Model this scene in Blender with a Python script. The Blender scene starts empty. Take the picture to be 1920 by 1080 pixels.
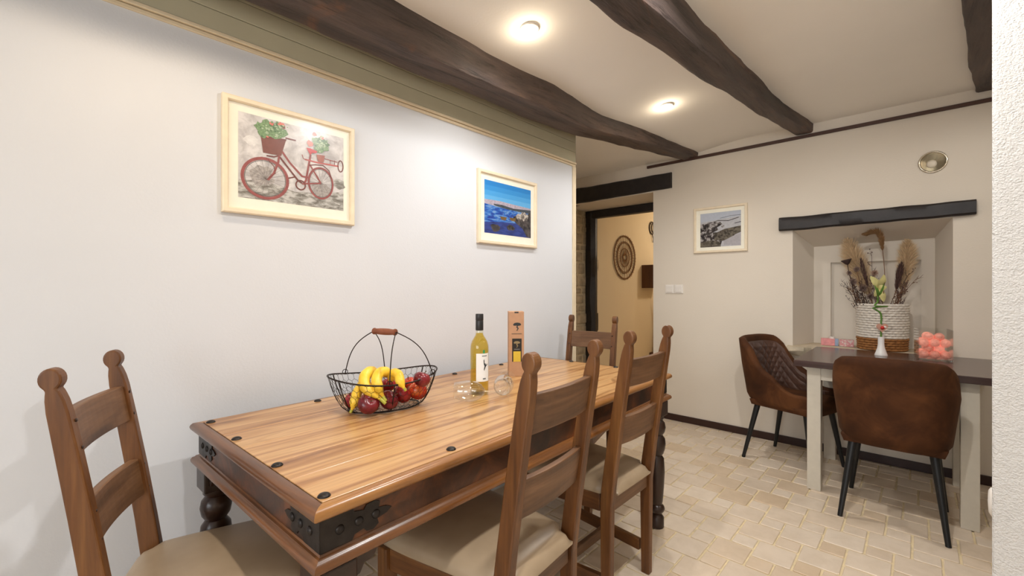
import bpy, math, random
from mathutils import Vector, Matrix, noise as mnoise
random.seed(7)
PI = math.pi
sc = bpy.context.scene
COL = sc.collection

# ------------------------------------------------------------------ camera
F, CAMH = 821.0, 1.2
ANG = math.atan(760 / F)
cam_d = bpy.data.cameras.new('camera')
cam_d.sensor_width = 36.0
cam_d.lens = F / 1920 * 36.0
cam_d.clip_start = 0.02
cam = bpy.data.objects.new('camera', cam_d)
COL.objects.link(cam)
cam.location = (0, 0, CAMH)
cam.rotation_euler = (PI / 2, 0, ANG)
sc.camera = cam
# ------------------------------------------------------------------ world / exposure / added rear fill
sc.view_settings.view_transform = 'Standard'
sc.view_settings.look = 'None'
sc.view_settings.gamma = 1.0
sc.view_settings.use_curve_mapping = False
sc.view_settings.exposure = 0.28
W = bpy.data.worlds.new('sky'); sc.world = W; W.use_nodes = True
W.node_tree.nodes['Background'].inputs[0].default_value = (0.75, 0.85, 1.0, 1)
W.node_tree.nodes['Background'].inputs[1].default_value = 0.6

SPOT_W, REAR_FILL_W, PASSAGE_W = 31.0, 34.0, 17.0
SPOT_COL = (1.0, 0.98, 0.96)

def light(name, kind, loc, energy, color, rot=(0, 0, 0), size=None, size_y=None, radius=None, parent=None):
    d = bpy.data.lights.new(name, kind); d.energy = energy; d.color = color
    if kind == 'AREA':
        d.shape = 'RECTANGLE'; d.size = size; d.size_y = size_y or size
    if radius is not None: d.shadow_soft_size = radius
    o = bpy.data.objects.new(name, d); COL.objects.link(o)
    o.location = loc; o.rotation_euler = rot
    if parent: o.parent = parent
    return o
# fill lights behind the camera, added outside two made-up windows
for wx in (-.35, 1.0):
    light('window_daylight', 'AREA', (wx, -3.32, 1.5), REAR_FILL_W, (0.92, 0.96, 1.0), rot=(PI / 2, 0, 0), size=1.2, size_y=1.2)

# ------------------------------------------------------------------ pixel helpers (directions only)
FW = Vector((-math.sin(ANG), math.cos(ANG), 0)); RT = Vector((math.cos(ANG), math.sin(ANG), 0)); UP = Vector((0, 0, 1))
CAM = Vector((0, 0, CAMH))
def ray(u, v): return FW + RT * ((u - 960) / F) + UP * ((540 - v) / F)
def onz(u, v, z): d = ray(u, v); return CAM + d * ((z - CAMH) / d.z)
def ony(u, v, y): d = ray(u, v); return CAM + d * (y / d.y)
def onx(u, v, x): d = ray(u, v); return CAM + d * (x / d.x)
def atd(u, v, dep): return CAM + ray(u, v) * dep
def proj(p):
    q = Vector(p) - CAM; dd = q.dot(FW)
    return (960 + F * q.dot(RT) / dd, 540 - F * q.z / dd, dd)

# ------------------------------------------------------------------ mesh builder
class MB:
    def __init__(s): s.v = []; s.f = []; s.m = []
    def add(s, vs, fs, mi=0):
        n = len(s.v); s.v += [tuple(p) for p in vs]
        s.f += [tuple(i + n for i in f) for f in fs]; s.m += [mi] * len(fs); return s
    def box(s, c, d, M=None, mi=0):
        x, y, z = d[0] / 2, d[1] / 2, d[2] / 2
        vs = [Vector((sx * x, sy * y, sz * z)) for sz in (-1, 1) for sx, sy in ((-1, -1), (1, -1), (1, 1), (-1, 1))]
        if M is not None: vs = [M @ p for p in vs]
        vs = [p + Vector(c) for p in vs]
        return s.add(vs, [(3, 2, 1, 0), (4, 5, 6, 7), (0, 1, 5, 4), (1, 2, 6, 5), (2, 3, 7, 6), (3, 0, 4, 7)], mi)
    def b2(s, x0, x1, y0, y1, z0, z1, mi=0):
        return s.box(((x0 + x1) / 2, (y0 + y1) / 2, (z0 + z1) / 2), (abs(x1 - x0), abs(y1 - y0), abs(z1 - z0)), None, mi)
    def loft(s, rings, closed=True, cap=True, mi=0):
        n = len(rings[0]); vs = [p for r in rings for p in r]; fs = []
        m = n if closed else n - 1
        for i in range(len(rings) - 1):
            for j in range(m):
                a, b = i * n + j, i * n + (j + 1) % n
                fs.append((a, b, b + n, a + n))
        if cap and closed:
            fs.append(tuple(range(n - 1, -1, -1))); fs.append(tuple(range((len(rings) - 1) * n, len(rings) * n)))
        return s.add(vs, fs, mi)
    def tube(s, path, rad, n=8, cap=True, mi=0):
        P = [Vector(p) for p in path]
        R = rad if hasattr(rad, '__len__') else [rad] * len(P)
        rings = []; prev = None
        for i, p in enumerate(P):
            t = (P[min(i + 1, len(P) - 1)] - P[max(i - 1, 0)])
            t = t.normalized() if t.length > 1e-9 else Vector((0, 0, 1))
            if prev is None:
                a = Vector((0, 0, 1)) if abs(t.z) < .9 else Vector((1, 0, 0))
                u = t.cross(a).normalized()
            else:
                u = (prev - t * prev.dot(t)); u = u.normalized() if u.length > 1e-6 else t.orthogonal().normalized()
            prev = u; w = t.cross(u)
            rings.append([p + (u * math.cos(2 * PI * k / n) + w * math.sin(2 * PI * k / n)) * R[i] for k in range(n)])
        return s.loft(rings, True, cap, mi)
    def lathe(s, prof, n=24, c=(0, 0, 0), M=None, mi=0, cap=True):
        rings = []
        for r, z in prof:
            ring = [Vector((r * math.cos(2 * PI * k / n), r * math.sin(2 * PI * k / n), z)) for k in range(n)]
            if M is not None: ring = [M @ p for p in ring]
            rings.append([p + Vector(c) for p in ring])
        return s.loft(rings, True, cap, mi)
    def prism(s, poly, h, f, mi=0):   # poly of 2d points, f(a,b,t) -> 3d
        n = len(poly)
        vs = [f(a, b, 0) for a, b in poly] + [f(a, b, h) for a, b in poly]
        fs = [tuple(range(n - 1, -1, -1)), tuple(range(n, 2 * n))] + [(i, (i + 1) % n, n + (i + 1) % n, n + i) for i in range(n)]
        return s.add(vs, fs, mi)
    def grid(s, pts, mi=0):           # 2d array of points
        n = len(pts[0]); vs = [p for r in pts for p in r]
        fs = [(i * n + j, i * n + j + 1, (i + 1) * n + j + 1, (i + 1) * n + j) for i in range(len(pts) - 1) for j in range(n - 1)]
        return s.add(vs, fs, mi)
    def sphere(s, c, r, n=16, m=10, sx=1, sy=1, sz=1, mi=0):
        vs = []; fs = []
        for i in range(1, m):
            th = PI * i / m
            for k in range(n): vs.append((c[0] + r * sx * math.sin(th) * math.cos(2 * PI * k / n), c[1] + r * sy * math.sin(th) * math.sin(2 * PI * k / n), c[2] + r * sz * math.cos(th)))
        vs += [(c[0], c[1], c[2] + r * sz), (c[0], c[1], c[2] - r * sz)]
        T, B = len(vs) - 2, len(vs) - 1
        for i in range(m - 2):
            for k in range(n): fs.append((i * n + k, (i + 1) * n + k, (i + 1) * n + (k + 1) % n, i * n + (k + 1) % n))
        for k in range(n): fs.append((T, k, (k + 1) % n)); fs.append((B, (m - 2) * n + (k + 1) % n, (m - 2) * n + k))
        return s.add(vs, fs, mi)
    def mesh(s, name, mats, smooth=False):
        me = bpy.data.meshes.new(name); me.from_pydata(s.v, [], s.f)
        mats = mats if isinstance(mats, (list, tuple)) else [mats]
        for m in mats: me.materials.append(m)
        me.polygons.foreach_set('material_index', s.m)
        if smooth: me.polygons.foreach_set('use_smooth', [True] * len(me.polygons))
        me.update(); return me
    def build(s, name, mats, parent=None, smooth=False, bevel=0, seg=2, sub=0, loc=None, rot=None, fix=True, auto=None):
        me = s.mesh(name, mats, smooth)
        if fix:
            import bmesh
            bm = bmesh.new(); bm.from_mesh(me); bmesh.ops.recalc_face_normals(bm, faces=bm.faces); bm.to_mesh(me); bm.free()
        o = bpy.data.objects.new(name, me); COL.objects.link(o)
        if parent: o.parent = parent
        if loc is not None: o.location = loc
        if rot is not None: o.rotation_euler = rot
        if bevel:
            b = o.modifiers.new('bevel', 'BEVEL'); b.width = bevel; b.segments = seg; b.limit_method = 'ANGLE'; b.angle_limit = math.radians(40)
        if sub:
            b = o.modifiers.new('sub', 'SUBSURF'); b.levels = sub; b.render_levels = sub
        if auto:
            me.set_sharp_from_angle(angle=math.radians(auto))
        return o

def tag(o, label, cat, group=None, kind=None):
    o['label'] = label; o['category'] = cat
    if group: o['group'] = group
    if kind: o['kind'] = kind
    return o
def thing(name, label, cat, loc=(0, 0, 0), rotz=0.0, group=None, scale=None, kind=None):
    o = bpy.data.objects.new(name, None); COL.objects.link(o)
    o.empty_display_size = .05; o.location = loc; o.rotation_euler = (0, 0, rotz)
    if scale: o.scale = scale
    return tag(o, label, cat, group, kind)
def inst(src, name, parent, loc, rot=None, scale=None):
    o = bpy.data.objects.new(name, src if isinstance(src, bpy.types.Mesh) else src.data); COL.objects.link(o)
    o.parent = parent; o.location = loc
    if rot is not None: o.rotation_euler = rot
    if scale is not None: o.scale = scale
    return o
def dup(root, label, loc, rotz, scale=None, group=None):
    r = root.copy(); COL.objects.link(r); r.location = loc; r.rotation_euler = (0, 0, rotz); r['label'] = label
    if scale: r.scale = scale
    if group: r['group'] = group
    for ch in list(root.children):
        c = ch.copy(); COL.objects.link(c); c.parent = r
        for g in list(ch.children):
            d = g.copy(); COL.objects.link(d); d.parent = c
    return r

# ------------------------------------------------------------------ materials
def L(r, g, b):
    f = lambda c: (c / 255 / 12.92) if c / 255 <= .04045 else ((c / 255 + .055) / 1.055) ** 2.4
    return (f(r), f(g), f(b), 1)
def newmat(name):
    m = bpy.data.materials.new(name); m.use_nodes = True
    nt = m.node_tree; return m, nt, nt.nodes['Principled BSDF']
def coords(nt, stretch=(1, 1, 1), rnd=True):
    tc = nt.nodes.new('ShaderNodeTexCoord'); mp = nt.nodes.new('ShaderNodeMapping')
    mp.inputs['Scale'].default_value = stretch
    nt.links.new(tc.outputs['Object'], mp.inputs['Vector'])
    if rnd:
        oi = nt.nodes.new('ShaderNodeObjectInfo'); mu = nt.nodes.new('ShaderNodeMath'); mu.operation = 'MULTIPLY'; mu.inputs[1].default_value = 41.7
        nt.links.new(oi.outputs['Random'], mu.inputs[0]); cb = nt.nodes.new('ShaderNodeCombineXYZ')
        for i in range(3): nt.links.new(mu.outputs[0], cb.inputs[i])
        nt.links.new(cb.outputs[0], mp.inputs['Location'])
    return mp.outputs[0]
def noise(nt, vec, scale, detail=4, rough=.55, dist=0):
    n = nt.nodes.new('ShaderNodeTexNoise'); n.inputs['Scale'].default_value = scale; n.inputs['Detail'].default_value = detail
    n.inputs['Roughness'].default_value = rough; n.inputs['Distortion'].default_value = dist
    nt.links.new(vec, n.inputs['Vector']); return n.outputs['Fac']
def ramp(nt, fac, stops):
    r = nt.nodes.new('ShaderNodeValToRGB'); e = r.color_ramp.elements
    while len(e) < len(stops): e.new(.5)
    for k, (p, c) in enumerate(stops): e[k].position = p; e[k].color = c
    nt.links.new(fac, r.inputs[0]); return r.outputs[0]
def mixc(nt, fac, a, b, mode='MIX'):
    m = nt.nodes.new('ShaderNodeMix'); m.data_type = 'RGBA'; m.blend_type = mode
    for s, v in ((m.inputs[0], fac), (m.inputs[6], a), (m.inputs[7], b)):
        if hasattr(v, 'node'): nt.links.new(v, s)
        else: s.default_value = v
    return m.outputs[2]
def bump(nt, bs, h, strength=.3, dist=.002):
    b = nt.nodes.new('ShaderNodeBump'); b.inputs['Strength'].default_value = strength; b.inputs['Distance'].default_value = dist
    nt.links.new(h, b.inputs['Height']); nt.links.new(b.outputs[0], bs.inputs['Normal'])
def plain(name, c, rough=.5, metal=0, spec=.5, emit=None, es=0, var=.06, vs=30, bmp=0, bs_=60, coat=0, sheen=0):
    m, nt, b = newmat(name)
    b.inputs['Roughness'].default_value = rough; b.inputs['Metallic'].default_value = metal
    b.inputs['Specular IOR Level'].default_value = spec; b.inputs['Coat Weight'].default_value = coat
    b.inputs['Sheen Weight'].default_value = sheen
    v = coords(nt); n = noise(nt, v, vs, 3)
    lo = tuple(x * (1 - var) for x in c[:3]) + (1,); hi = tuple(min(1, x * (1 + var)) for x in c[:3]) + (1,)
    nt.links.new(ramp(nt, n, [(.3, lo), (.7, hi)]), b.inputs['Base Color'])
    if emit: b.inputs['Emission Color'].default_value = emit; b.inputs['Emission Strength'].default_value = es
    if bmp: bump(nt, b, noise(nt, v, bs_, 4), bmp, .003)
    return m
def wood(name, axis, stops, rough=.4, sc1=9, fine=70, bmp=.15, dist=.6, coat=0, knots=0):
    m, nt, b = newmat(name); st = [1, 1, 1]; st[axis] = .09
    v = coords(nt, st); n1 = noise(nt, v, sc1, 5, .6, dist)
    c = ramp(nt, n1, stops)
    st2 = [1, 1, 1]; st2[axis] = .03
    n2 = noise(nt, coords(nt, st2), fine, 3, .6)
    c = mixc(nt, .45, c, ramp(nt, n2, [(.3, (.45, .42, .4, 1)), (.65, (1, 1, 1, 1))]), 'MULTIPLY')
    if knots:
        st3 = [1, 1, 1]; st3[axis] = .25
        n3 = noise(nt, coords(nt, st3), 7, 3, .6, .5)
        c = mixc(nt, ramp(nt, n3, [(.62, (0, 0, 0, 1)), (.74, (knots, knots, knots, 1))]), c, stops[0][1])
    nt.links.new(c, b.inputs['Base Color'])
    b.inputs['Roughness'].default_value = rough; b.inputs['Coat Weight'].default_value = coat; b.inputs['Coat Roughness'].default_value = .2
    bump(nt, b, n2, bmp, .002); return m
def plaster(name, c, b1=.25, s1=45, s2=220, rough=.85, d=.004):
    m, nt, b = newmat(name); v = coords(nt, rnd=False)
    n = noise(nt, v, s1, 5, .6); n0 = noise(nt, v, 1.3, 3)
    lo = tuple(x * .965 for x in c[:3]) + (1,)
    nt.links.new(ramp(nt, n0, [(.35, lo), (.65, c)]), b.inputs['Base Color'])
    b.inputs['Roughness'].default_value = rough; b.inputs['Specular IOR Level'].default_value = .25
    mx = nt.nodes.new('ShaderNodeMath'); mx.operation = 'ADD'; nt.links.new(n, mx.inputs[0])
    n2 = noise(nt, v, s2, 2); nt.links.new(n2, mx.inputs[1])
    bump(nt, b, mx.outputs[0], b1, d); return m
def thin_glass(name, tint=(1, 1, 1, 1), refl=.9, k=.8, k0=.05, rg=.03):
    m = bpy.data.materials.new(name); m.use_nodes = True; nt = m.node_tree; nt.nodes.clear()
    o = nt.nodes.new('ShaderNodeOutputMaterial'); t = nt.nodes.new('ShaderNodeBsdfTransparent'); t.inputs[0].default_value = tint
    g = nt.nodes.new('ShaderNodeBsdfGlossy'); g.inputs['Roughness'].default_value = rg; g.inputs[0].default_value = (refl, refl, refl, 1)
    lw_ = nt.nodes.new('ShaderNodeLayerWeight'); pw = nt.nodes.new('ShaderNodeMath'); pw.operation = 'POWER'; pw.inputs[1].default_value = 3.0
    nt.links.new(lw_.outputs['Facing'], pw.inputs[0]); fr = nt.nodes.new('ShaderNodeMath'); fr.operation = 'MULTIPLY_ADD'; fr.inputs[1].default_value = k; fr.inputs[2].default_value = k0
    nt.links.new(pw.outputs[0], fr.inputs[0])
    mx = nt.nodes.new('ShaderNodeMixShader'); nt.links.new(fr.outputs[0], mx.inputs[0]); nt.links.new(t.outputs[0], mx.inputs[1]); nt.links.new(g.outputs[0], mx.inputs[2])
    nt.links.new(mx.outputs[0], o.inputs[0]); return m

WALLW = plaster('wall_plaster', L(220, 223, 228), .10, 22, 120)
WALLB = plaster('back_plaster', L(230, 220, 205), .16, 18, 110)
WALLR = plaster('rough_plaster', L(218, 216, 213), .9, 55, 190, d=.006)
WALLP = plaster('passage_plaster', L(226, 208, 176), .12, 18, 110)
CEIL = plaster('ceiling_plaster', L(248, 243, 235), .10, 14, 90)
FASC = plain('fascia_paint', L(186, 180, 154), .6, var=.03, vs=8)
TRIM = plain('trim_paint', L(226, 210, 180), .5, var=.04)
BROWNT = wood('brown_trim', 0, [(.3, L(60, 36, 26)), (.7, L(92, 62, 48))], .5)
BASEB = plain('baseboard_tile', L(52, 28, 22), .35, var=.15, vs=12)
def beam_mat():
    m, nt, b = newmat('beam_wood'); v = coords(nt, (1, .12, 1)); n1 = noise(nt, v, 9, 6, .65, .8)
    c = ramp(nt, n1, [(.25, L(46, 40, 39)), (.45, L(82, 70, 66)), (.62, L(108, 91, 83)), (.8, L(140, 110, 90))])
    n3 = noise(nt, coords(nt, (1, .5, 1)), 3.2, 5, .6, 1.2)
    c = mixc(nt, ramp(nt, n3, [(.62, (0, 0, 0, 1)), (.74, (.7, .7, .7, 1))]), c, L(140, 94, 66))
    nt.links.new(c, b.inputs['Base Color'])
    n2 = noise(nt, coords(nt, (1, .1, 1)), 40, 5, .7)
    n5 = noise(nt, coords(nt, (1, .07, 1)), 26, 6, .75, .4)
    c = mixc(nt, .9, c, ramp(nt, n5, [(.36, (.28, .26, .25, 1)), (.46, (.85, .83, .82, 1)), (.62, (1, 1, 1, 1)), (.72, (1.35, 1.3, 1.25, 1))]), 'MULTIPLY')
    nt.links.new(c, b.inputs['Base Color'])
    r = ramp(nt, n1, [(.3, (.5, .5, .5, 1)), (.7, (.7, .7, .7, 1))]); nt.links.new(r, b.inputs['Roughness'])
    bump(nt, b, n2, .9, .010); return m
BEAM = beam_mat()
LINT = plain('lintel_wood', L(34, 28, 27), .5, var=.35, vs=18, bmp=.6, bs_=25)
OAKS = [(.28, L(74, 43, 17)), (.5, L(108, 66, 29)), (.72, L(134, 90, 46))]
OAK_Z = wood('oak_upright', 2, OAKS, .42, 22, 120, .2)
OAK_X = wood('oak_slat', 0, [(.28, L(78, 52, 32)), (.5, L(112, 78, 50)), (.72, L(136, 100, 70))], .45, 22, 120, .2)
OAK_Y = wood('oak_rail', 1, OAKS, .42, 22, 120, .2)
def satin():
    m, nt, b = newmat('beige_leather'); v = coords(nt)
    nt.links.new(ramp(nt, noise(nt, v, 6, 3), [(.3, L(158, 138, 112)), (.7, L(174, 154, 128))]), b.inputs['Base Color'])
    b.inputs['Roughness'].default_value = .36; bump(nt, b, noise(nt, v, 350, 2), .08, .001); return m
LEATH = satin()
def sheesham():
    m, nt, b = newmat('table_plank'); v = coords(nt, (1, .10, 1)); n1 = noise(nt, v, 9, 6, .60, 1.6)
    c = ramp(nt, n1, [(.26, L(112, 70, 38)), (.38, L(164, 116, 68)), (.50, L(196, 150, 98)), (.62, L(206, 164, 112)), (.72, L(176, 128, 80)), (.84, L(134, 88, 52))])
    w = nt.nodes.new('ShaderNodeTexWave'); w.wave_type = 'BANDS'; w.bands_direction = 'X'; w.inputs['Scale'].default_value = 4; w.inputs['Distortion'].default_value = 7; w.inputs['Detail'].default_value = 3; w.inputs['Detail Scale'].default_value = .8
    nt.links.new(coords(nt, (1, .16, 1)), w.inputs['Vector'])
    c = mixc(nt, .45, c, ramp(nt, w.outputs['Fac'], [(.0, L(150, 100, 64)), (.05, L(214, 190, 160)), (.14, (1, 1, 1, 1))]), 'MULTIPLY')
    n2 = noise(nt, coords(nt, (1, .03, 1)), 110, 3, .6)
    c = mixc(nt, .35, c, ramp(nt, n2, [(.32, (.5, .42, .36, 1)), (.6, (1, 1, 1, 1))]), 'MULTIPLY')
    n3 = noise(nt, coords(nt, (1, .3, 1)), 9, 3, .6, .6)
    c = mixc(nt, ramp(nt, n3, [(.66, (0, 0, 0, 1)), (.74, (.6, .6, .6, 1))]), c, L(104, 60, 30))
    nt.links.new(c, b.inputs['Base Color']); b.inputs['Roughness'].default_value = .30; b.inputs['Coat Weight'].default_value = .2; b.inputs['Coat Roughness'].default_value = .2
    bump(nt, b, n2, .05, .002); return m
SHEESHAM = sheesham()
MOULD = wood('table_moulding', 1, [(.25, L(84, 50, 25)), (.45, L(160, 108, 56)), (.7, L(192, 142, 80))], .3, 12, 60, .15, 1.0, .3, .5)
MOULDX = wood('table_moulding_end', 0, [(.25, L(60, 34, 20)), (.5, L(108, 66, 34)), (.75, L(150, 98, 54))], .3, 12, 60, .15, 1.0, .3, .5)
def apron():
    m, nt, b = newmat('table_apron'); n = noise(nt, coords(nt), 7, 6, .65, .6)
    nt.links.new(ramp(nt, n, [(.35, L(40, 22, 13)), (.52, L(72, 40, 20)), (.66, L(112, 62, 28)), (.8, L(150, 86, 40))]), b.inputs['Base Color'])
    b.inputs['Roughness'].default_value = .35; bump(nt, b, noise(nt, coords(nt), 60, 4), .2, .002); return m
APRON = apron()
LOWM = wood('table_lower_moulding', 1, [(.3, L(52, 32, 20)), (.5, L(122, 76, 38)), (.75, L(176, 116, 56))], .3, 6, 60, .2, 1.0, .3, .6)
DARKW = plain('dark_turned_wood', L(48, 29, 20), .3, var=.4, vs=14, bmp=.15)
IRON = plain('black_iron', L(52, 48, 46), .42, .75, var=.25, vs=40, bmp=.2)
RUST = plain('worn_iron', L(70, 60, 54), .5, .6, var=.3, vs=30, bmp=.2)
WIRE = plain('dark_wire', L(46, 38, 34), .45, .7, var=.1)
BLACKM = plain('black_metal', L(26, 27, 28), .45, .2, var=.1)
def suede():
    m, nt, b = newmat('brown_suede'); v = coords(nt); n = noise(nt, v, 6, 4, .6, .5)
    nt.links.new(ramp(nt, n, [(.3, L(52, 29, 15)), (.5, L(70, 40, 20)), (.72, L(94, 57, 30))]), b.inputs['Base Color'])
    b.inputs['Roughness'].default_value = .8; b.inputs['Specular IOR Level'].default_value = .2; b.inputs['Sheen Weight'].default_value = .06; b.inputs['Sheen Tint'].default_value = L(200, 140, 90)
    bump(nt, b, noise(nt, v, 260, 3), .12, .001); return m
SUEDE = suede()
QUILT = plain('quilted_suede', L(74, 44, 28), .55, var=.2, vs=8, sheen=.2)
TABTOP = wood('dark_laminate', 0, [(.3, L(62, 46, 44)), (.7, L(84, 64, 60))], .2, 14, 80, .05)
TABLEG = plain('grey_cream_paint', L(206, 198, 182), .45, var=.03)
FRAME = plain('frame_wood', L(238, 222, 194), .5, var=.05, vs=20)
MATW = plain('mat_card', L(248, 244, 228), .8, var=.02)
PICGL = thin_glass('picture_glass', (1, 1, 1, 1), .8, .10, .008, .22)
GLASS = thin_glass('clear_glass', (.985, .99, .985, 1), .95)
WHITEP = plain('white_plastic', L(236, 230, 222), .4, var=.02)
CHROME = plain('worn_chrome', L(196, 186, 166), .2, .95, var=.15, vs=9)
STONE = plain('rubble_stone', L(172, 156, 130), .9, var=.3, vs=9, bmp=.8, bs_=30)
SILL = plain('sill_stone', L(196, 182, 158), .9, var=.22, vs=14, bmp=.9, bs_=24)
MORTAR = plain('mortar', L(196, 180, 150), .95, var=.15, vs=20, bmp=.5)
GROUT = plain('grout', L(222, 204, 166), .9, var=.12, vs=30)
def tile_mat():
    m, nt, b = newmat('floor_tile'); oi = nt.nodes.new('ShaderNodeObjectInfo')
    base = ramp(nt, oi.outputs['Random'], [(0, L(216, 198, 176)), (.35, L(226, 211, 192)), (.7, L(220, 202, 180)), (1, L(210, 188, 160))])
    n = noise(nt, coords(nt), 11, 5, .65, .4)
    c = mixc(nt, .55, base, ramp(nt, n, [(.3, (.80, .77, .72, 1)), (.6, (1, 1, 1, 1))]), 'MULTIPLY')
    nt.links.new(c, b.inputs['Base Color']); b.inputs['Roughness'].default_value = .38
    bump(nt, b, noise(nt, coords(nt), 18, 4), .2, .004); return m
TILE = tile_mat()
BULB = plain('lamp_glow', L(255, 240, 215), .5, emit=(1, .86, .66, 1), es=30, var=0)

# ------------------------------------------------------------------ room shell
XL, YB, XR, YR = -1.84, 3.92, 1.7, -3.2       # left wall, back wall, right wall, rear wall
def zceil(x, y):
    t = min(1, max(0, (-1.0 - x) / .6)); t = t * t * (3 - 2 * t)
    return 2.425 - .052 * t + .004 * mnoise.noise((x * 1.5, y * 1.1, 3))
floor = MB().b2(-3.4, 2.0, -3.4, 7.2, -.1, -.005).build('floor', GROUT)
tag(floor, 'beige stone-look tile floor in a two-size square pattern with sandy joints', 'floor', kind='structure')
pts = [[(x, y, zceil(x, y)) for x in [-3.4 + 5.4 * i / 72 for i in range(73)]] for y in [-3.4 + 7.5 * j / 40 for j in range(41)]]
mb = MB().grid(pts); mb.grid([[(p[0], p[1], 2.6) for p in r] for r in pts[::40]])
ceiling = mb.build('ceiling', CEIL, smooth=True, fix=False)
tag(ceiling, 'cream plaster ceiling between the dark timber beams', 'ceiling', kind='structure')

wl = MB().b2(XL - .12, XL, -3.3, 2.655, 0, 2.43).build('wall_left', WALLW)
tag(wl, 'long smooth white wall behind the dining table with two framed pictures', 'wall', kind='structure')
# painted boards above the picture wall and the strips below them
for k, (z0, z1, t) in enumerate([(2.115, 2.185, .012), (2.187, 2.255, .012), (2.257, 2.40, .012)]):
    MB().b2(XL - .002, XL + t, -3.19, 2.660, z0, z1).build('fascia_board', FASC, wl, bevel=.002)
tr = MB().b2(XL - .001, XL + .016, -3.19, 2.665, 2.100, 2.114).b2(XL - .001, XL + .009, -3.19, 2.665, 2.084, 2.098).build('trim_1', TRIM, bevel=.003)
tag(tr, 'cream double strip along the top of the white picture wall', 'trim', kind='structure')
tr = MB().b2(XL - .125, XL + .010, 2.630, 2.668, 0, 2.084).build('trim_2', TRIM, bevel=.003)
tag(tr, 'cream upright strip at the far end of the white picture wall', 'trim', kind='structure')

# back wall with door opening and niche
DX0, DX1, DZ = -2.862, -1.82, 2.10
NX0, NX1, NZ0, NZ1 = -.70, .165, .762, 1.645
YT = 4.44
mb = MB()
mb.b2(-3.4, DX0 - .06, YB, YT, 0, 2.45); mb.b2(DX0 - .06, DX1, YB, YT, DZ, 2.45)
mb.b2(DX1, NX0, YB, YT, 0, 2.45); mb.b2(NX1, 2.0, YB, YT, 0, 2.45)
mb.b2(NX0, NX1, YB, YT, 0, NZ0 - .02); mb.b2(NX0, NX1, YB, YT, NZ1, 2.45)
# splayed niche lining
f = [Vector((NX0, YB, NZ0 - .02)), Vector((NX1, YB, NZ0 - .02)), Vector((NX1, YB, NZ1)), Vector((NX0, YB, NZ1))]
bk = [Vector((-.61, 4.23, NZ0 - .02)), Vector((.09, 4.23, NZ0 - .02)), Vector((.09, 4.23, 1.55)), Vector((-.61, 4.23, 1.53))]
ip = [Vector((-.50, 4.23, NZ0 - .02)), Vector((.02, 4.23, NZ0 - .02)), Vector((.02, 4.23, 1.40)), Vector((-.50, 4.23, 1.40))]
iq = [p + Vector((.0, .035, 0)) for p in ip]
mb.add(f + bk + ip + iq, [(1, 5, 6, 2), (2, 6, 7, 3), (3, 7, 4, 0), (4, 5, 9, 8), (5, 6, 10, 9), (6, 7, 11, 10), (7, 4, 8, 11),
                          (8, 9, 13, 12), (9, 10, 14, 13), (10, 11, 15, 14), (11, 8, 12, 15), (12, 13, 14, 15)])
mb.b2(NX0, NX1, 4.30, YT, 0, 2.0)
wb = mb.build('wall_back', WALLB, fix=False)
tag(wb, 'beige plastered back wall with a doorway and a recessed niche', 'wall', kind='structure')
# rubble stones of the doorway's left jamb, each its own piece
MB().b2(DX0 - .06, DX0 - .012, YB + .001, YT, 0, DZ).build('mortar_bed', MORTAR, wb)
z = .0
rs = random.Random(3)
while z < DZ - .03:
    h = min(rs.uniform(.07, .16), DZ - z); y = YB + .004
    while y < YT - .04:
        w = min(rs.uniform(.10, .24), YT - y)
        if YT - (y + w) < .06: w = YT - y
        j = lambda a=.008: rs.uniform(-a, a)
        st = rs.uniform(.0, .016)
        x0, x1 = DX0 - .05, DX0 - .008 + st
        a = [(y + .006 + abs(j()), z + .006 + abs(j())), (y + w - .006 - abs(j()), z + .006 + abs(j())), (y + w - .006 - abs(j()), z + h - .006 - abs(j())), (y + .006 + abs(j()), z + h - .006 - abs(j()))]
        MB().add([(x0, p[0], p[1]) for p in a] + [(x1, p[0] * .86 + (y + w / 2) * .14, p[1] * .86 + (z + h / 2) * .14) for p in a],
                 [(0, 1, 2, 3), (4, 5, 6, 7), (0, 1, 5, 4), (1, 2, 6, 5), (2, 3, 7, 6), (3, 0, 4, 7)]).build('stone', STONE, wb, bevel=.008, seg=2)
        y += w
    z += h
# passage beyond the doorway
o = MB().b2(-3.4, -2.75, YT + .002, 7.1, 0, 2.45).build('wall_passage', WALLP)
tag(o, 'warm cream wall of the passage seen through the doorway', 'wall', kind='structure')
o = MB().b2(-2.75, -.6, 7.0, 7.1, 0, 2.45).build('wall_passage_end', WALLP); tag(o, 'cream end wall of the passage', 'wall', kind='structure')
o = MB().b2(-.9, -.8, YT + .002, 7.0, 0, 2.45).build('wall_passage_right', WALLP); tag(o, 'cream right wall of the passage', 'wall', kind='structure')
o = MB().b2(-3.4, -.6, YT, 7.2, 2.45, 2.5).build('ceiling_passage', CEIL); tag(o, 'plain ceiling of the passage', 'ceiling', kind='structure')
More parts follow.
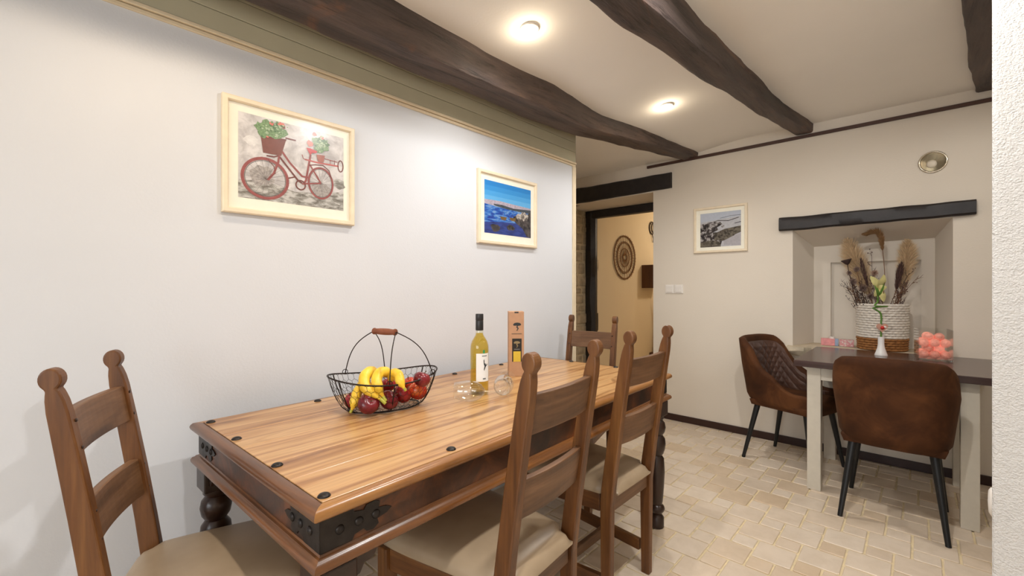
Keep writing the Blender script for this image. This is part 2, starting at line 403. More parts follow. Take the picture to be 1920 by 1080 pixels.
# closing walls
o = MB().b2(-3.45, -3.35, 2.0, 4.5, 0, 2.45).build('wall_alcove', WALLB); tag(o, 'beige alcove wall beyond the picture wall', 'wall', kind='structure')
o = MB().b2(-3.4, XL - .12, 2.2, 2.3, 0, 2.45).build('wall_alcove_side', WALLB); tag(o, 'side wall of the alcove', 'wall', kind='structure')
o = MB().b2(XR, XR + .1, -3.3, 4.0, 0, 2.45).build('wall_right', WALLB); tag(o, 'plastered wall closing the room on the right', 'wall', kind='structure')
wx0 = [-.95, .40]
mb = MB().b2(XL, XR, YR - .1, YR, 0, .9).b2(XL, XR, YR - .1, YR, 2.1, 2.45).b2(XL, -.95, YR - .1, YR, .9, 2.1).b2(.25, .40, YR - .1, YR, .9, 2.1).b2(1.60, XR, YR - .1, YR, .9, 2.1)
o = mb.build('wall_rear', WALLW); tag(o, 'white wall behind the camera with two windows', 'wall', kind='structure')
for k, x0 in enumerate(wx0):
    w = thing('window_%d' % (k + 1), 'white framed window behind the camera, %s of two' % ('left', 'right')[k], 'window', (x0 + .6, YR - .05, .9), kind='structure')  # unseen windows, added as openings for the rear fill lights
    mb = MB().b2(-.6, .6, -.03, .03, 0, .05).b2(-.6, .6, -.03, .03, 1.15, 1.2).b2(-.6, -.55, -.03, .03, .05, 1.15).b2(.55, .6, -.03, .03, .05, 1.15).b2(-.03, .03, -.03, .03, .05, 1.15)
    mb.build('window_frame', WHITEP, w, bevel=.004)
    for s in (-1, 1): MB().b2(s * .03, s * .55, -.003, .003, .05, 1.15).build('pane', PICGL, w)
# near wall pier on the right of the frame
pc = ray(1858, 540) * 1.30
mb = MB(); nx, nz = 30, 60
mb.prism([(pc.x, pc.y), (XR, pc.y), (XR, pc.y + .30), (pc.x + .08, pc.y + .30)], 2.43, lambda a, b, t: (a, b, t))
pier = mb.build('wall_pier', WALLR, bevel=.012, seg=3)
tag(pier, 'rough white plastered wall end close by at the right edge', 'wall', kind='structure')
q = atd(1855, 932, 1.36)
o = MB().lathe([(.0, -.012), (.030, -.012), (.036, -.004), (.036, .004), (.028, .014), (.0, .018)], 24, M=Matrix.Rotation(-PI / 2, 3, 'Y')).build('wall_socket', WHITEP, smooth=True, loc=(pc.x + .006, pc.y + .045, q.z))  # round white wall knob, its use unknown
o.scale = (.5, .8, 1.2)
tag(o, 'small white round fitting on the edge of the near wall', 'socket')

# baseboards and strip on the back wall
o = MB().b2(DX1, XR, YB - .012, YB + .001, 0, .058).build('baseboard_back', BASEB, bevel=.003); tag(o, 'dark brown tile baseboard along the back wall', 'baseboard', kind='structure')
a = ony(1213, 316, YB - .01)
o = MB().b2(a.x, XR, YB - .016, YB + .001, 2.328, 2.352).build('trim_3', BROWNT, bevel=.003); tag(o, 'thin brown wooden strip high along the back wall', 'trim', kind='structure')

# floor tiles: large and small squares, Pythagorean layout
A, B_, G = .1585, .0985, .0034
def tile_verts(w, sd):
    r = random.Random(sd); h = w / 2 - G
    c = [(-h + r.uniform(0, .002), -h + r.uniform(0, .002)), (h - r.uniform(0, .002), -h + r.uniform(0, .002)), (h - r.uniform(0, .002), h - r.uniform(0, .002)), (-h + r.uniform(0, .002), h - r.uniform(0, .002))]
    k = 1 - .005 / w
    ring = []
    for i, (x, y) in enumerate(c):   # clipped corners
        px, py = c[i - 1]; qx, qy = c[(i + 1) % 4]; t = .005 / w * 2
        ring += [(x + (px - x) * t * .5, y + (py - y) * t * .5), (x + (qx - x) * t * .5, y + (qy - y) * t * .5)]
    return [[(x, y, -.012) for x, y in ring], [(x, y, -.002) for x, y in ring], [(x * k, y * k, 0) for x, y in ring]]
def tmesh(w, sd): return MB().loft(tile_verts(w, sd)).mesh('tile', TILE)
BIG = [tmesh(A, 10 + i) for i in range(5)]; SML = [tmesh(B_, 30 + i) for i in range(5)]
ox, oy = -.0965 + .0, 2.7065   # centre of one large tile read from the photograph
tiles = []
for i in range(-60, 60):
    for j in range(-60, 60):
        cx = ox + i * A + j * B_; cy = oy + i * B_ - j * A
        for (px, py, big) in ((cx, cy, 1), (cx - A / 2 + B_ / 2, cy - A / 2 - B_ / 2, 0)):
            if -3.3 < px < 1.65 and -3.15 < py < 6.9:
                vis = 0
                q = Vector((px, py, 0)); u, v, d = proj(q)
                if d > .3 and -40 < u < 1900 and v < 1110 and py < 3.95:
                    under = (-1.70 < px < -.95 and py < 2.1) or (px < -1.86)
                    vis = (2.5 if big else 1) / d ** 3 * (.02 if under else 1)
                tiles.append((vis, px, py, big))
tiles.sort(key=lambda t: -t[0])
rt_ = random.Random(5); rest = MB()
for k, (vis, px, py, big) in enumerate(tiles):
    if k < 300:
        inst(rt_.choice(BIG if big else SML), 'tile', floor, (px, py, rt_.uniform(-.0006, .0006)))
    else:
        R_ = tile_verts(A if big else B_, k % 9)
        rest.loft([[(x + px, y + py, z) for x, y, z in r] for r in R_])
o = rest.build('tile_field', TILE, floor, fix=False); o['kind'] = 'stuff'

# ------------------------------------------------------------------ beams
def beam(name, label, secs, rough=.013, seed=0):
    # secs: (y, xl, xr, zbot) ; top buried in ceiling
    mb = MB(); rings = []
    ys = [secs[0][0] + (secs[-1][0] - secs[0][0]) * i / 90 for i in range(91)]
    def ip(y, k):
        for a, b in zip(secs, secs[1:]):
            if a[0] <= y <= b[0]:
                t = (y - a[0]) / (b[0] - a[0]); return a[k] + (b[k] - a[k]) * t
        return secs[-1][k]
    for y in ys:
        xl, xr, zb = ip(y, 1), ip(y, 2), ip(y, 3); zt = 2.47; r = .014
        prof = []
        for x, z, nx, nz in [(xl, zt, -1, 0), (xl, zb + .12, -1, 0), (xl, zb + .07, -1, 0), (xl, zb + r, -1, 0), (xl + r * .3, zb + r * .3, -.7, -.7), (xl + r, zb, 0, -1)] + \
                [(xl + (xr - xl) * t, zb, 0, -1) for t in (.3, .5, .7)] + [(xr - r, zb, 0, -1), (xr - r * .3, zb + r * .3, .7, -.7), (xr, zb + r, 1, 0), (xr, zb + .07, 1, 0), (xr, zb + .12, 1, 0), (xr, zt, 1, 0)]:
            n = mnoise.noise((x * 4 + seed, y * 2.2, z * 5)) * rough + mnoise.noise((x * 14 + seed, y * 7, z * 16)) * rough * .6
            prof.append((x + nx * n, y, z + nz * n))
        rings.append(prof)
    mb.loft(rings, True, True)
    o = mb.build(name, BEAM, smooth=True, auto=32)
    return tag(o, label, 'beam', 'ceiling beams')
beam('ceiling_beam', 'dark old timber ceiling beam above the picture wall, with a bend near its far end',
     [(-1.99, -1.70, -1.545, 2.18), (.5, -1.715, -1.56, 2.192), (.9, -1.735, -1.568, 2.203), (1.4, -1.74, -1.57, 2.216), (1.65, -1.745, -1.572, 2.223), (2.0, -1.755, -1.545, 2.233), (2.2, -1.75, -1.55, 2.238), (2.35, -1.745, -1.565, 2.243), (2.6, -1.73, -1.57, 2.26), (3.05, -1.68, -1.50, 2.288), (3.5, -1.61, -1.445, 2.317), (3.925, -1.53, -1.405, 2.345)])
beam('ceiling_beam', 'dark timber ceiling beam in the middle, right of the two lit ceiling spots',
     [(-1.99, -.97, -.80, 2.23), (1.35, -.895, -.748, 2.252), (1.6, -.887, -.735, 2.263), (2.0, -.862, -.722, 2.278), (2.5, -.828, -.70, 2.30), (3.2, -.76, -.664, 2.33), (3.925, -.683, -.572, 2.36)], seed=9)
beam('ceiling_beam', 'dark timber ceiling beam at far right, cut off by the near wall',
     [(-1.99, -.15, .05, 2.30), (1.9, .05, .26, 2.32), (2.52, .122, .33, 2.355), (3.2, .187, .40, 2.365), (3.925, .262, .46, 2.40)], seed=21, rough=.014)

# lintels and dark door frame
def rough_beam(name, label, pts_f, pts_b, zt, zb, seed, mat_=LINT):
    (x0, z0a, z0b), (x1, z1a, z1b) = zt, zb
    mb = MB(); rings = []; N = 40
    for i in range(N + 1):
        t = i / N; x = x0 + (x1 - x0) * t; zb_ = z0a + (z1a - z0a) * t; zt_ = z0b + (z1b - z0b) * t
        ring = []
        for yy, zz in [(pts_f, zb_ + .01), (pts_f + .01, zb_), (pts_b, zb_), (pts_b, zt_), (pts_f + .012, zt_), (pts_f, zt_ - .012), (pts_f - .002, (zt_ + zb_) / 2)]:
            ring.append((x, yy + .006 * mnoise.noise((x * 6 + seed, zz * 9, 1)), zz + .006 * mnoise.noise((x * 7 + seed, yy * 5, 8))))
        rings.append(ring)
    mb.loft(rings); o = mb.build(name, mat_, smooth=True, auto=40)
    return tag(o, label, 'beam')
rough_beam('lintel_beam', 'black painted timber lintel above the wall niche', YB - .045, YB + .1, (-.785, 1.640, 1.742), (.265, 1.652, 1.742), 2)
rough_beam('lintel_beam', 'black painted timber lintel above the doorway', YB - .03, YB + .1, (-3.2, 2.095, 2.262), (-1.64, 2.112, 2.252), 6)
dr = thing('door_1', 'black timber frame at the inner side of the doorway', 'door frame', (-2.81, YT - .02, 0), kind='structure')
rings = []
for i in range(31):
    z = 2.075 * i / 30; n = lambda k: .012 * mnoise.noise((z * 3.1, k, 5))
    rings.append([(-.055 + n(1), -.05, z), (.02 + n(2), -.06 + n(3), z), (.06 + n(4), -.02, z), (.058 + n(5), .04, z), (-.06 + n(6), .04, z)])
MB().loft(rings).build('post', LINT, dr, smooth=True, auto=35)
MB().b2(-.06, .985, -.05, .04, 2.01, 2.098).build('frame_head', LINT, dr, bevel=.01)

# stone sill of the niche
rings = []
for i in range(25):
    x = -.735 + .93 * i / 24; n = lambda k, a=.012: a * mnoise.noise((x * 9, k * 3.7, 2))
    d = .062 + n(1, .03) if x < -.58 else .012
    rings.append([(x, 4.265, .70), (x, YB + .001, .685), (x, YB - d * .75, .700 + n(2, .02)), (x, YB - d, .730 + n(3, .016)), (x, YB - d + .008, NZ0 - .006 + n(4, .004)), (x, YB + .02, NZ0 + n(5, .003)), (x, 4.265, NZ0)])
o = MB().loft(rings).build('sill', SILL, wb, smooth=True, auto=35); o['label'] = 'rough pale stone sill'

# ------------------------------------------------------------------ ceiling downlights and wall spot
def downlight(x, y, label, power=1.0, col=SPOT_COL, cone=150, blend=1.0):
    z = zceil(x, y)
    t = thing('ceiling_spot', label, 'lamp', (x, y, z), group='round ceiling spots')
    MB().lathe([(.043, .002), (.046, -.003), (.040, -.007), (.031, -.005), (.029, .004)], 28).build('rim', WHITEP, t, smooth=True)
    MB().lathe([(.0301, .003), (.029, -.004), (.022, -.010), (.012, -.014), (.0005, -.0155)], 24).build('bulb', BULB, t, smooth=True)
    l = light('spot_light', 'SPOT', (0, 0, -.03), SPOT_W * power, col, radius=.035, parent=t)
    l.data.spot_size = math.radians(cone); l.data.spot_blend = blend
    light('spot_glow', 'POINT', (0, 0, -.05), .9, (1.0, .84, .62), radius=.03, parent=t)
downlight(-1.313, 1.537, 'lit round ceiling spot nearer the camera, between the two long beams', .8)
downlight(-1.22, 2.826, 'lit round ceiling spot nearer the back wall, between the two long beams', 1.1)
downlight(-1.34, .25, 'lit round ceiling spot above the near end of the dining table', .42, (1.0, .74, .46))
downlight(-.27, .28, 'lit round ceiling spot in the right-hand bay, above the camera', 1.45)
downlight(-.25, 1.42, 'lit round ceiling spot in the right-hand bay, above the side chairs', 1.35, cone=178, blend=.25)  # extra wide downlight, added to fill the back wall and right-hand ceiling
downlight(.80, 2.75, 'lit round ceiling spot beyond the near wall, above the small table', .40, cone=178, blend=.25)  # hidden downlight, added to brighten the niche and right part of the back wall
c = ony(1749, 304, YB)
t = thing('wall_spot', 'round unlit chrome recessed spot high on the back wall', 'lamp', (c.x, YB, c.z))
t.rotation_euler = (PI / 2, 0, 0)
MB().lathe([(.066, -.001), (.070, .006), (.067, .010), (.060, .008), (.058, -.001)], 36).build('rim', CHROME, t, smooth=True)
MB().lathe([(.0585, .006), (.054, .003), (.045, .001), (.030, -.0005), (.0005, -.0005)], 36).build('reflector', CHROME, t, smooth=True)
MB().lathe([(.024, .0), (.026, .006), (.018, .013), (.0005, .016)], 24, c=(-.006, -.012, 0)).build('bulb', plain('frosted_bulb', L(226, 216, 196), .35), t, smooth=True)
# passage lamp, hidden behind the jamb
t = thing('passage_lamp', 'warm pendant globe in the passage behind the doorway', 'lamp', (-1.75, 6.2, 2.1))
MB().sphere((0, 0, 0), .09).build('globe', plain('globe_glass', L(255, 236, 200), .5, emit=(1, .86, .66, 1), es=4, var=0), t, smooth=True)
MB().tube([(0, 0, .085), (0, 0, .348)], .006, 6).build('cord', BLACKM, t)
light('globe_light', 'POINT', (0, 0, -.14), PASSAGE_W, (1, .86, .68), radius=.09, parent=t)

# switches
for k, (u, lab) in enumerate(((1256, 'white light switch beside the doorway, left of the pair'), (1273, 'white light switch beside the doorway, right of the pair'))):
    c = ony(u, 542, YB)
    t = thing('light_switch', lab, 'switch', (c.x, YB, c.z), group='light switches by the doorway')
    MB().b2(-.040, .040, -.009, .001, -.040, .040).build('plate', WHITEP, t, bevel=.004)
    MB().b2(-.028, .028, -.014, -.008, -.030, .030).build('rocker', WHITEP, t, bevel=.003)

# ------------------------------------------------------------------ dining table
TR = math.radians(2.0); TW, TL, TZ = .865, 1.82, .770
e1 = Vector((-math.sin(TR), math.cos(TR), 0)); e2 = Vector((-math.cos(TR), -math.sin(TR), 0))
TC = Vector((-.846, .357, 0)) + e1 * (TL / 2) + e2 * (TW / 2)
tb = thing('dining_table', 'long honey-brown wooden dining table with iron studs and dark carved apron', 'table', TC, TR)
hw, hl = TW / 2, TL / 2
iw, il = hw - .030, hl - .030
ws = [.19, .155, .175, .13, .155]; sw = sum(ws); x = -iw
for w in ws:
    w = w / sw * 2 * iw
    MB().b2(x + .0006, x + w - .0006, -il + .001, il - .001, TZ - .025, TZ).build('plank', SHEESHAM, tb, bevel=.001, seg=1)
    x += w
def ring_side(prof, k, hx, hy):
    # k side: 0 +x, 1 +y, 2 -x, 3 -y ; prof (out, z)
    rr = []
    for s in (-1, 1):
        r = []
        for o_, z in prof:
            X, Y = hx + o_, hy + o_
            p = {0: (X, s * Y, z), 1: (-s * X, Y, z), 2: (-X, -s * Y, z), 3: (s * X, -Y, z)}[k]
            r.append(p)
        rr.append(r)
    return rr
P1 = [(.0008, TZ - .002), (.014, TZ - .001), (.022, TZ - .003), (.027, TZ - .008), (.030, TZ - .015), (.028, TZ - .022), (.022, TZ - .027), (.012, TZ - .029), (-.03, TZ - .030), (-.03, TZ - .026), (.0008, TZ - .026)]
zl = .638
P2 = [(-.038, zl + .032), (-.010, zl + .032), (-.008, zl + .028), (-.003, zl + .027), (.000, zl + .023), (.006, zl + .020), (.010, zl + .013), (.009, zl + .005), (.003, zl), (-.038, zl)]
for k in range(4):
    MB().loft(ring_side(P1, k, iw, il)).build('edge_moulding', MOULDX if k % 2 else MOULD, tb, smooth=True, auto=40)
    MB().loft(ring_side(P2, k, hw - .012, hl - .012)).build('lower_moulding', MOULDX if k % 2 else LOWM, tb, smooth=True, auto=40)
ax, ay = hw - .023, hl - .023
for k in range(4):
    MB().loft(ring_side([(0, zl + .030), (0, TZ - .029), (-.022, TZ - .029), (-.022, zl + .030)], k, ax, ay)).build('apron', APRON, tb)
# iron studs on the top
stud = MB().lathe([(.0135, -.001), (.0130, .0015), (.0105, .0045), (.006, .0065), (.0004, .0072)], 16).mesh('stud', IRON, True)
sx = [-hw + .052, -.142, .142, hw - .052]
for x_ in sx:
    for s in (-1, 1): inst(stud, 'stud', tb, (x_, s * (hl - .045), TZ))
for n in range(1, 5):
    for s in (-1, 1): inst(stud, 'stud', tb, (s * (hw - .052), -hl + .045 + n * (TL - .09) / 5, TZ))
# iron corner plates on the apron (scalloped)
def plate_poly(Lp):
    h = TZ - .030 - (zl + .032)
    return [(0, .002), (Lp * .42, .002), (Lp * .45, h * .16), (Lp * .58, h * .22), (Lp * .62, h * .10), (Lp * .72, h * .06), (Lp * .80, h * .18), (Lp * .78, h * .34), (Lp * .92, h * .40), (Lp, h * .52),
            (Lp * .92, h * .62), (Lp * .80, h * .66), (Lp * .82, h * .84), (Lp * .74, h * .94), (Lp * .62, h * .90), (Lp * .58, h * .78), (Lp * .45, h * .84), (Lp * .42, h - .002), (0, h - .002)], h
poly, hh = plate_poly(.165)
zb0 = zl + .032
for cx_ in (-1, 1):
    for cy_ in (-1, 1):
        f1 = lambda a, b, t, cx_=cx_, cy_=cy_: (cx_ * (ax + .0005 + t), cy_ * (ay + .002 - a), zb0 + b)
        f2 = lambda a, b, t, cx_=cx_, cy_=cy_: (cx_ * (ax + .002 - a), cy_ * (ay + .0005 + t), zb0 + b)
        for q_, f_ in enumerate((f1, f2)):
            p_ = MB().prism(poly, .0022, f_).build('corner_plate', IRON, tb)
            for a_, b_ in ((.042, hh * .5), (.085, hh * .5), (.125, hh * .5)):
                c_ = f_(a_, b_, .002); rot = (0, cx_ * PI / 2, 0) if q_ == 0 else (-cy_ * PI / 2, 0, 0)
                inst(stud, 'nail_head', p_, c_, rot, (.75, .75, .75))
# legs: square block, shaped brackets, turned spindle
prof = [(.030, .0), (.036, .004), (.036, .05), (.030, .058), (.024, .066), (.036, .082), (.040, .094), (.036, .106), (.026, .114), (.030, .13), (.036, .20), (.040, .28), (.036, .345), (.026, .36), (.034, .372), (.041, .395), (.044, .42), (.041, .445), (.029, .462),
        (.040, .48), (.044, .502), (.040, .524), (.029, .538), (.036, .548), (.036, .56)]
for cx_ in (-1, 1):
    for cy_ in (-1, 1):
        lx, ly = cx_ * (hw - .058), cy_ * (hl - .058)
        lg = MB().lathe(prof, 24, (lx, ly, 0)).build('leg', DARKW, tb, smooth=True, auto=50)
        MB().box((lx, ly, .5975), (.085, .085, .071)).build('leg_block', DARKW, lg, bevel=.004)
        bp = [(0, 0), (.145, 0), (.145, -.012), (.125, -.016), (.118, -.030), (.095, -.034), (.085, -.052), (.060, -.058), (.045, -.075), (0, -.075)]
        o1 = MB().prism(bp, .02, lambda a, b, t: (cx_ * (hw - .028 - t), cy_ * (hl - .028 - a), zl + .001 + b)).build('corner_bracket', DARKW, tb, bevel=.002)
        o1 = MB().prism(bp, .02, lambda a, b, t: (cx_ * (hw - .028 - a), cy_ * (hl - .028 - t), zl + .001 + b)).build('corner_bracket', DARKW, tb, bevel=.002)

# ------------------------------------------------------------------ ladder-back oak chairs
SP = .1625; TH = .031
def yc(z): return 0 if z < .40 else -.088 * ((z - .40) / .60) ** 1.15
def post_poly():
    zs = [0, .12, .30, .40, .46, .55, .70, .85, .945, .972]
    dp = [.036, .039, .044, .047, .049, .047, .045, .042, .039, .034]
    fr = [(yc(z) + d / 2, z) for z, d in zip(zs, dp)] + [(yc(.985) + .0145, .985), (yc(.995) + .0120, .995)]
    bk = [(yc(z) - d / 2, z) for z, d in zip(zs, dp)] + [(yc(.985) - .0145, .985), (yc(.995) - .0120, .995)]
    r, zc = .0205, 1.020; yc0 = yc(1.02)
    cir = [(yc0 + r * math.sin(a), zc - r * 1.22 * math.cos(a)) for a in [math.radians(36 + 288 * k / 18) for k in range(19)]]
    return fr + cir + bk[::-1]
def make_chair(label, loc, rotz, scale):
    t = thing('oak_chair', label, 'chair', loc, rotz, 'oak ladder-back dining chairs', scale)
    pp = post_poly(); peg = MB().lathe([(.0045, 0), (.004, .0018), (.0003, .0022)], 8).mesh('peg', DARKW, True)
    for s in (-1, 1):
        p = MB().prism(pp, TH, lambda a, b, h: (s * SP - TH / 2 + h, a, b)).build('post', OAK_Z, t, bevel=.004, seg=2)
        for z in (.858, .922, .638, .706):
            inst(peg, 'peg', p, (s * (SP - .006), yc(z) + .0208, z), (-PI / 2, 0, 0))
    for z0, z1 in ((.838, .940), (.620, .725)):
        rows = []
        for i in range(13):
            x_ = -SP - .0 + 2 * SP * i / 12; bow = -.016 * (1 - (x_ / SP) ** 2)
            y0, y1 = yc(z0) + bow + .004, yc(z1) + bow + .004
            rows.append([(x_, y0 - .010, z0), (x_, y0 + .010, z0), (x_, y1 + .010, z1), (x_, y1 - .010, z1)])
        MB().loft(rows).build('back_slat', OAK_X, t, bevel=.003)
    FWd = .205; fy = .405
    for s in (-1, 1):
        MB().loft([[(s * FWd + a * k, fy + b * k, z) for a, b in ((-1, -1), (1, -1), (1, 1), (-1, 1))] for z, k in ((0, .018), (.36, .021), (.433, .021))]).build('leg', OAK_Z, t, bevel=.003)
        a_ = Vector((s * (SP - .002), .028, 0)); b_ = Vector((s * (FWd - .002), fy - .02, 0)); d_ = (b_ - a_); n_ = Vector((d_.y, -d_.x, 0)).normalized() * .0115
        for nm, z0, z1 in (('seat_rail', .368, .432), ('stretcher', .085, .130)):
            MB().loft([[(p.x + q.x, p.y + q.y, z) for q, z in ((-n_, z0), (n_, z0), (n_, z1), (-n_, z1))] for p in (a_, b_)]).build(nm, OAK_Y, t, bevel=.003)
    MB().b2(-SP + .02, SP - .02, -.012, .012, .368, .432).build('seat_rail', OAK_X, t, bevel=.003)
    MB().b2(-FWd + .02, FWd - .02, fy - .012, fy + .012, .368, .432).build('seat_rail', OAK_X, t, bevel=.003)
    MB().b2(-.185, .185, .19, .21, .087, .128).build('stretcher', OAK_X, t, bevel=.003)
    # cushion
    rows = []
    for i in range(25):
        v_ = -1 + 2 * i / 24; row = []
        for j in range(25):
            u_ = -1 + 2 * j / 24
            yy = .205 + .235 * v_ ; hwid = .165 + (.226 - .165) * (v_ + 1) / 2
            if v_ < -.78: hwid = min(hwid, .138 + .02 * (v_ + 1))
            e = max(0, 1 - abs(u_) ** 9) ** .5 * max(0, 1 - abs(v_) ** 9) ** .5
            xx = u_ * hwid * (1 - .05 * max(0, v_) ** 4); yy2 = yy - .018 * max(0, v_) * u_ * u_
            row.append((xx, yy2, .440 + .034 * e + .018 * (1 - u_ * u_) * (1 - v_ * v_)))
        rows.append(row)
    mb = MB().grid(rows); mb.grid([[(p[0] * .985, p[1], .4325) for p in r] for r in rows])
    n = 25; N = n * n
    edge = [(0, j) for j in range(n)] + [(i, n - 1) for i in range(1, n)] + [(n - 1, j) for j in range(n - 2, -1, -1)] + [(i, 0) for i in range(n - 2, 0, -1)]
    ids = [i * n + j for i, j in edge]
    mb.f += [(a, b, b + N, a + N) for a, b in zip(ids, ids[1:] + ids[:1])]; mb.m += [0] * len(ids)
    mb.build('seat_cushion', LEATH, t, smooth=True, auto=60)
    return t
ch0 = make_chair('oak ladder-back chair with beige seat, nearest on the open long side of the table', (-.775, .946, 0), math.radians(94.9), (1, 1, 1.003))
dup(ch0, 'oak ladder-back chair with beige seat, second along the long side, near the table\'s far corner', (-.84, 1.585, 0), math.radians(90.0), (.98, 1, 1.003))
dup(ch0, 'oak ladder-back chair standing against the white wall at the near table end', (-1.500, .166, 0), math.radians(-24), (.94, 1, .98))
dup(ch0, 'oak ladder-back chair at the far table end in front of the doorway', (-1.515, 2.325, 0), math.radians(189), (.92, 1, .98))

# ------------------------------------------------------------------ small table in front of the niche
st = thing('side_table', 'small table with dark brown top and grey-cream square legs below the niche', 'table', (-.13, 3.48, 0), 0)
MB().b2(-.415, .470, -.405, .405, .733, .770).build('table_top', TABTOP, st, bevel=.003)
for sx_ in (-1, 1):
    for sy_ in (-1, 1):
        cx_, cy_ = sx_ * .322, sy_ * .318
        MB().b2(cx_ - .034, cx_ + .034, cy_ - .034, cy_ + .034, 0, .7335).build('leg', TABLEG, st, bevel=.003)
    MB().b2(sx_ * .338 - .010, sx_ * .338 + .010, -.285, .285, .655, .7335).build('apron', TABLEG, st, bevel=.002)
for sy_ in (-1, 1): MB().b2(-.289, .289, sy_ * .335 - .010, sy_ * .335 + .010, .655, .7335).build('apron', TABLEG, st, bevel=.002)

# ------------------------------------------------------------------ upholstered tub chairs
def tub_chair(label, loc, rotz):
    t = thing('tub_chair', label, 'chair', loc, rotz, 'brown tub chairs at the small table')
    NS = 49
    def plan(s):       # s -1..1 around the U; returns (x,y) of the outer line, unit size
        a = abs(s)
        if a < .62:
            ph = a / .62 * PI / 2
            x_ = .245 * math.sin(ph) ** .62; y_ = -.245 * math.cos(ph) ** .62
        else:
            x_ = .245 - .012 * (a - .62) / .38; y_ = (a - .62) / .38 * .215
        return (math.copysign(x_, s), y_)
    def top(s):
        a = abs(s)
        if a < .30: return .842 - .010 * (a / .30) ** 2
        if a < .46: return .832 - .060 * ((a - .30) / .16) ** 2.0
        k = (a - .46) / .54; return .772 - .272 * (1 - (1 - min(1, k * 1.35)) ** 2.0)
    def pt(s, w, inset=0):
        x_, y_ = plan(s); zt = top(s); z = .395 + (zt - .395) * w
        g = (z - .40) / .44; k = .90 + .13 * min(1, g * 1.6) if g > 0 else .90
        lowr = .035 * max(0, 1 - w / .16) ** 2
        l = math.hypot(x_, y_) or 1
        s2 = (l - inset - lowr) / l
        lean = -.058 * g * max(0, min(1, (.12 - y_) / .3))
        return Vector((x_ * s2 * k, y_ * s2 + lean, z))
    S = [-1 + 2 * i / (NS - 1) for i in range(NS)]
    outer = [[pt(s, w / 14) for w in range(15)] for s in S]
    inner = [[pt(s, w / 14, .052 if w < 13 else .046) for w in range(15)] for s in S]
    rings = []
    for o_, i_ in zip(outer, inner):
        tp = (o_[-1] + i_[-1]) / 2 + Vector((0, 0, .014))
        q1 = o_[-1] * .7 + i_[-1] * .3 + Vector((0, 0, .010)); q2 = o_[-1] * .3 + i_[-1] * .7 + Vector((0, 0, .010))
        rings.append(o_ + [q1, tp, q2] + i_[::-1])
    MB().loft(rings).build('shell', SUEDE, t, smooth=True, auto=70)
    # diamond quilted lining
    rows = []
    NQ, NW = 150, 64
    for i in range(NQ + 1):
        s = -.93 + 1.86 * i / NQ; row = []
        for j in range(NW + 1):
            w = .17 + .76 * j / NW; p = pt(s, w)
            al = s * .58; c_ = .062
            d1, d2 = abs(math.sin(PI * (al + p.z * .85) / c_)), abs(math.sin(PI * (al - p.z * .85) / c_))
            e = min(1, 8 * min(j / NW, 1 - j / NW, i / NQ, 1 - i / NQ))
            puff = (min(d1, d2) ** .6) * .010 * e
            row.append(pt(s, w, .050 + .004 * e + puff))
        rows.append(row)
    MB().grid(rows).build('quilted_lining', QUILT, t, smooth=True, fix=False)
    # seat
    rows = []
    for i in range(21):
        v_ = -1 + 2 * i / 20; row = []
        for j in range(21):
            u_ = -1 + 2 * j / 20; e = max(0, 1 - abs(u_) ** 6) ** .5 * max(0, 1 - abs(v_) ** 6) ** .5
            row.append((u_ * (.205 + .02 * (v_ + 1) / 2), .035 + .215 * v_ - .012 * u_ * u_ * max(0, v_), .425 + .050 * e))
        rows.append(row)
    mb = MB().grid(rows)
    n = 21; N = n * n; mb.grid([[(p[0] * .94, p[1] * .96, .388) for p in r] for r in rows])
    edge = [(0, j) for j in range(n)] + [(i, n - 1) for i in range(1, n)] + [(n - 1, j) for j in range(n - 2, -1, -1)] + [(i, 0) for i in range(n - 2, 0, -1)]
    ids = [i * n + j for i, j in edge]
    mb.f += [(a, b, b + N, a + N) for a, b in zip(ids, ids[1:] + ids[:1])]; mb.m += [0] * len(ids)
    mb.build('seat', SUEDE, t, smooth=True, auto=60)
    for sx_ in (-1, 1):
        for sy_ in (-1, 1):
            MB().tube([(sx_ * .155, sy_ * .155 + .01, .405), (sx_ * .158, sy_ * .158 + .008, .38), (sx_ * .203, sy_ * .225, .0)], [.019, .019, .011], 12).build('leg', BLACKM, t, smooth=True, auto=40)
    return t
tc = tub_chair('brown suede tub chair with its plain back to the camera', (-.093, 3.088, 0), math.radians(-1))
dup(tc, 'brown suede tub chair with diamond-quilted lining, left end of the small table', (-.635, 3.535, 0), math.radians(-106.5))

# ------------------------------------------------------------------ pictures
def picture(name, label, loc, rotz, w, h, pr, fwid=.020, depth=.018):
    t = thing(name, label, 'picture', loc, rotz, 'framed pictures on the walls')   # local x right, z up, front towards -y
    for k in range(4):
        hx, hz = w / 2, h / 2
        prof = [(0, 0), (0, -depth), (-.004, -depth - .003), (-fwid + .004, -depth - .003), (-fwid, -depth + .002), (-fwid, 0)]
        rr = []
        for s in (-1, 1):
            r = []
            for o_, y_ in prof:
                X, Z = hx + o_, hz + o_
                r.append({0: (X, y_, s * Z), 1: (-s * X, y_, Z), 2: (-X, y_, -s * Z), 3: (s * X, y_, -Z)}[k])
            rr.append(r)
        MB().loft(rr).build('frame_rail', FRAME, t)
    MB().b2(-w / 2 + .015, w / 2 - .015, -.008, -.002, -h / 2 + .015, h / 2 - .015).build('mat_board', MATW, t)
    MB().b2(-w / 2 + .017, w / 2 - .017, -.0150, -.0135, -h / 2 + .017, h / 2 - .017).build('glass', PICGL, t)
    return t
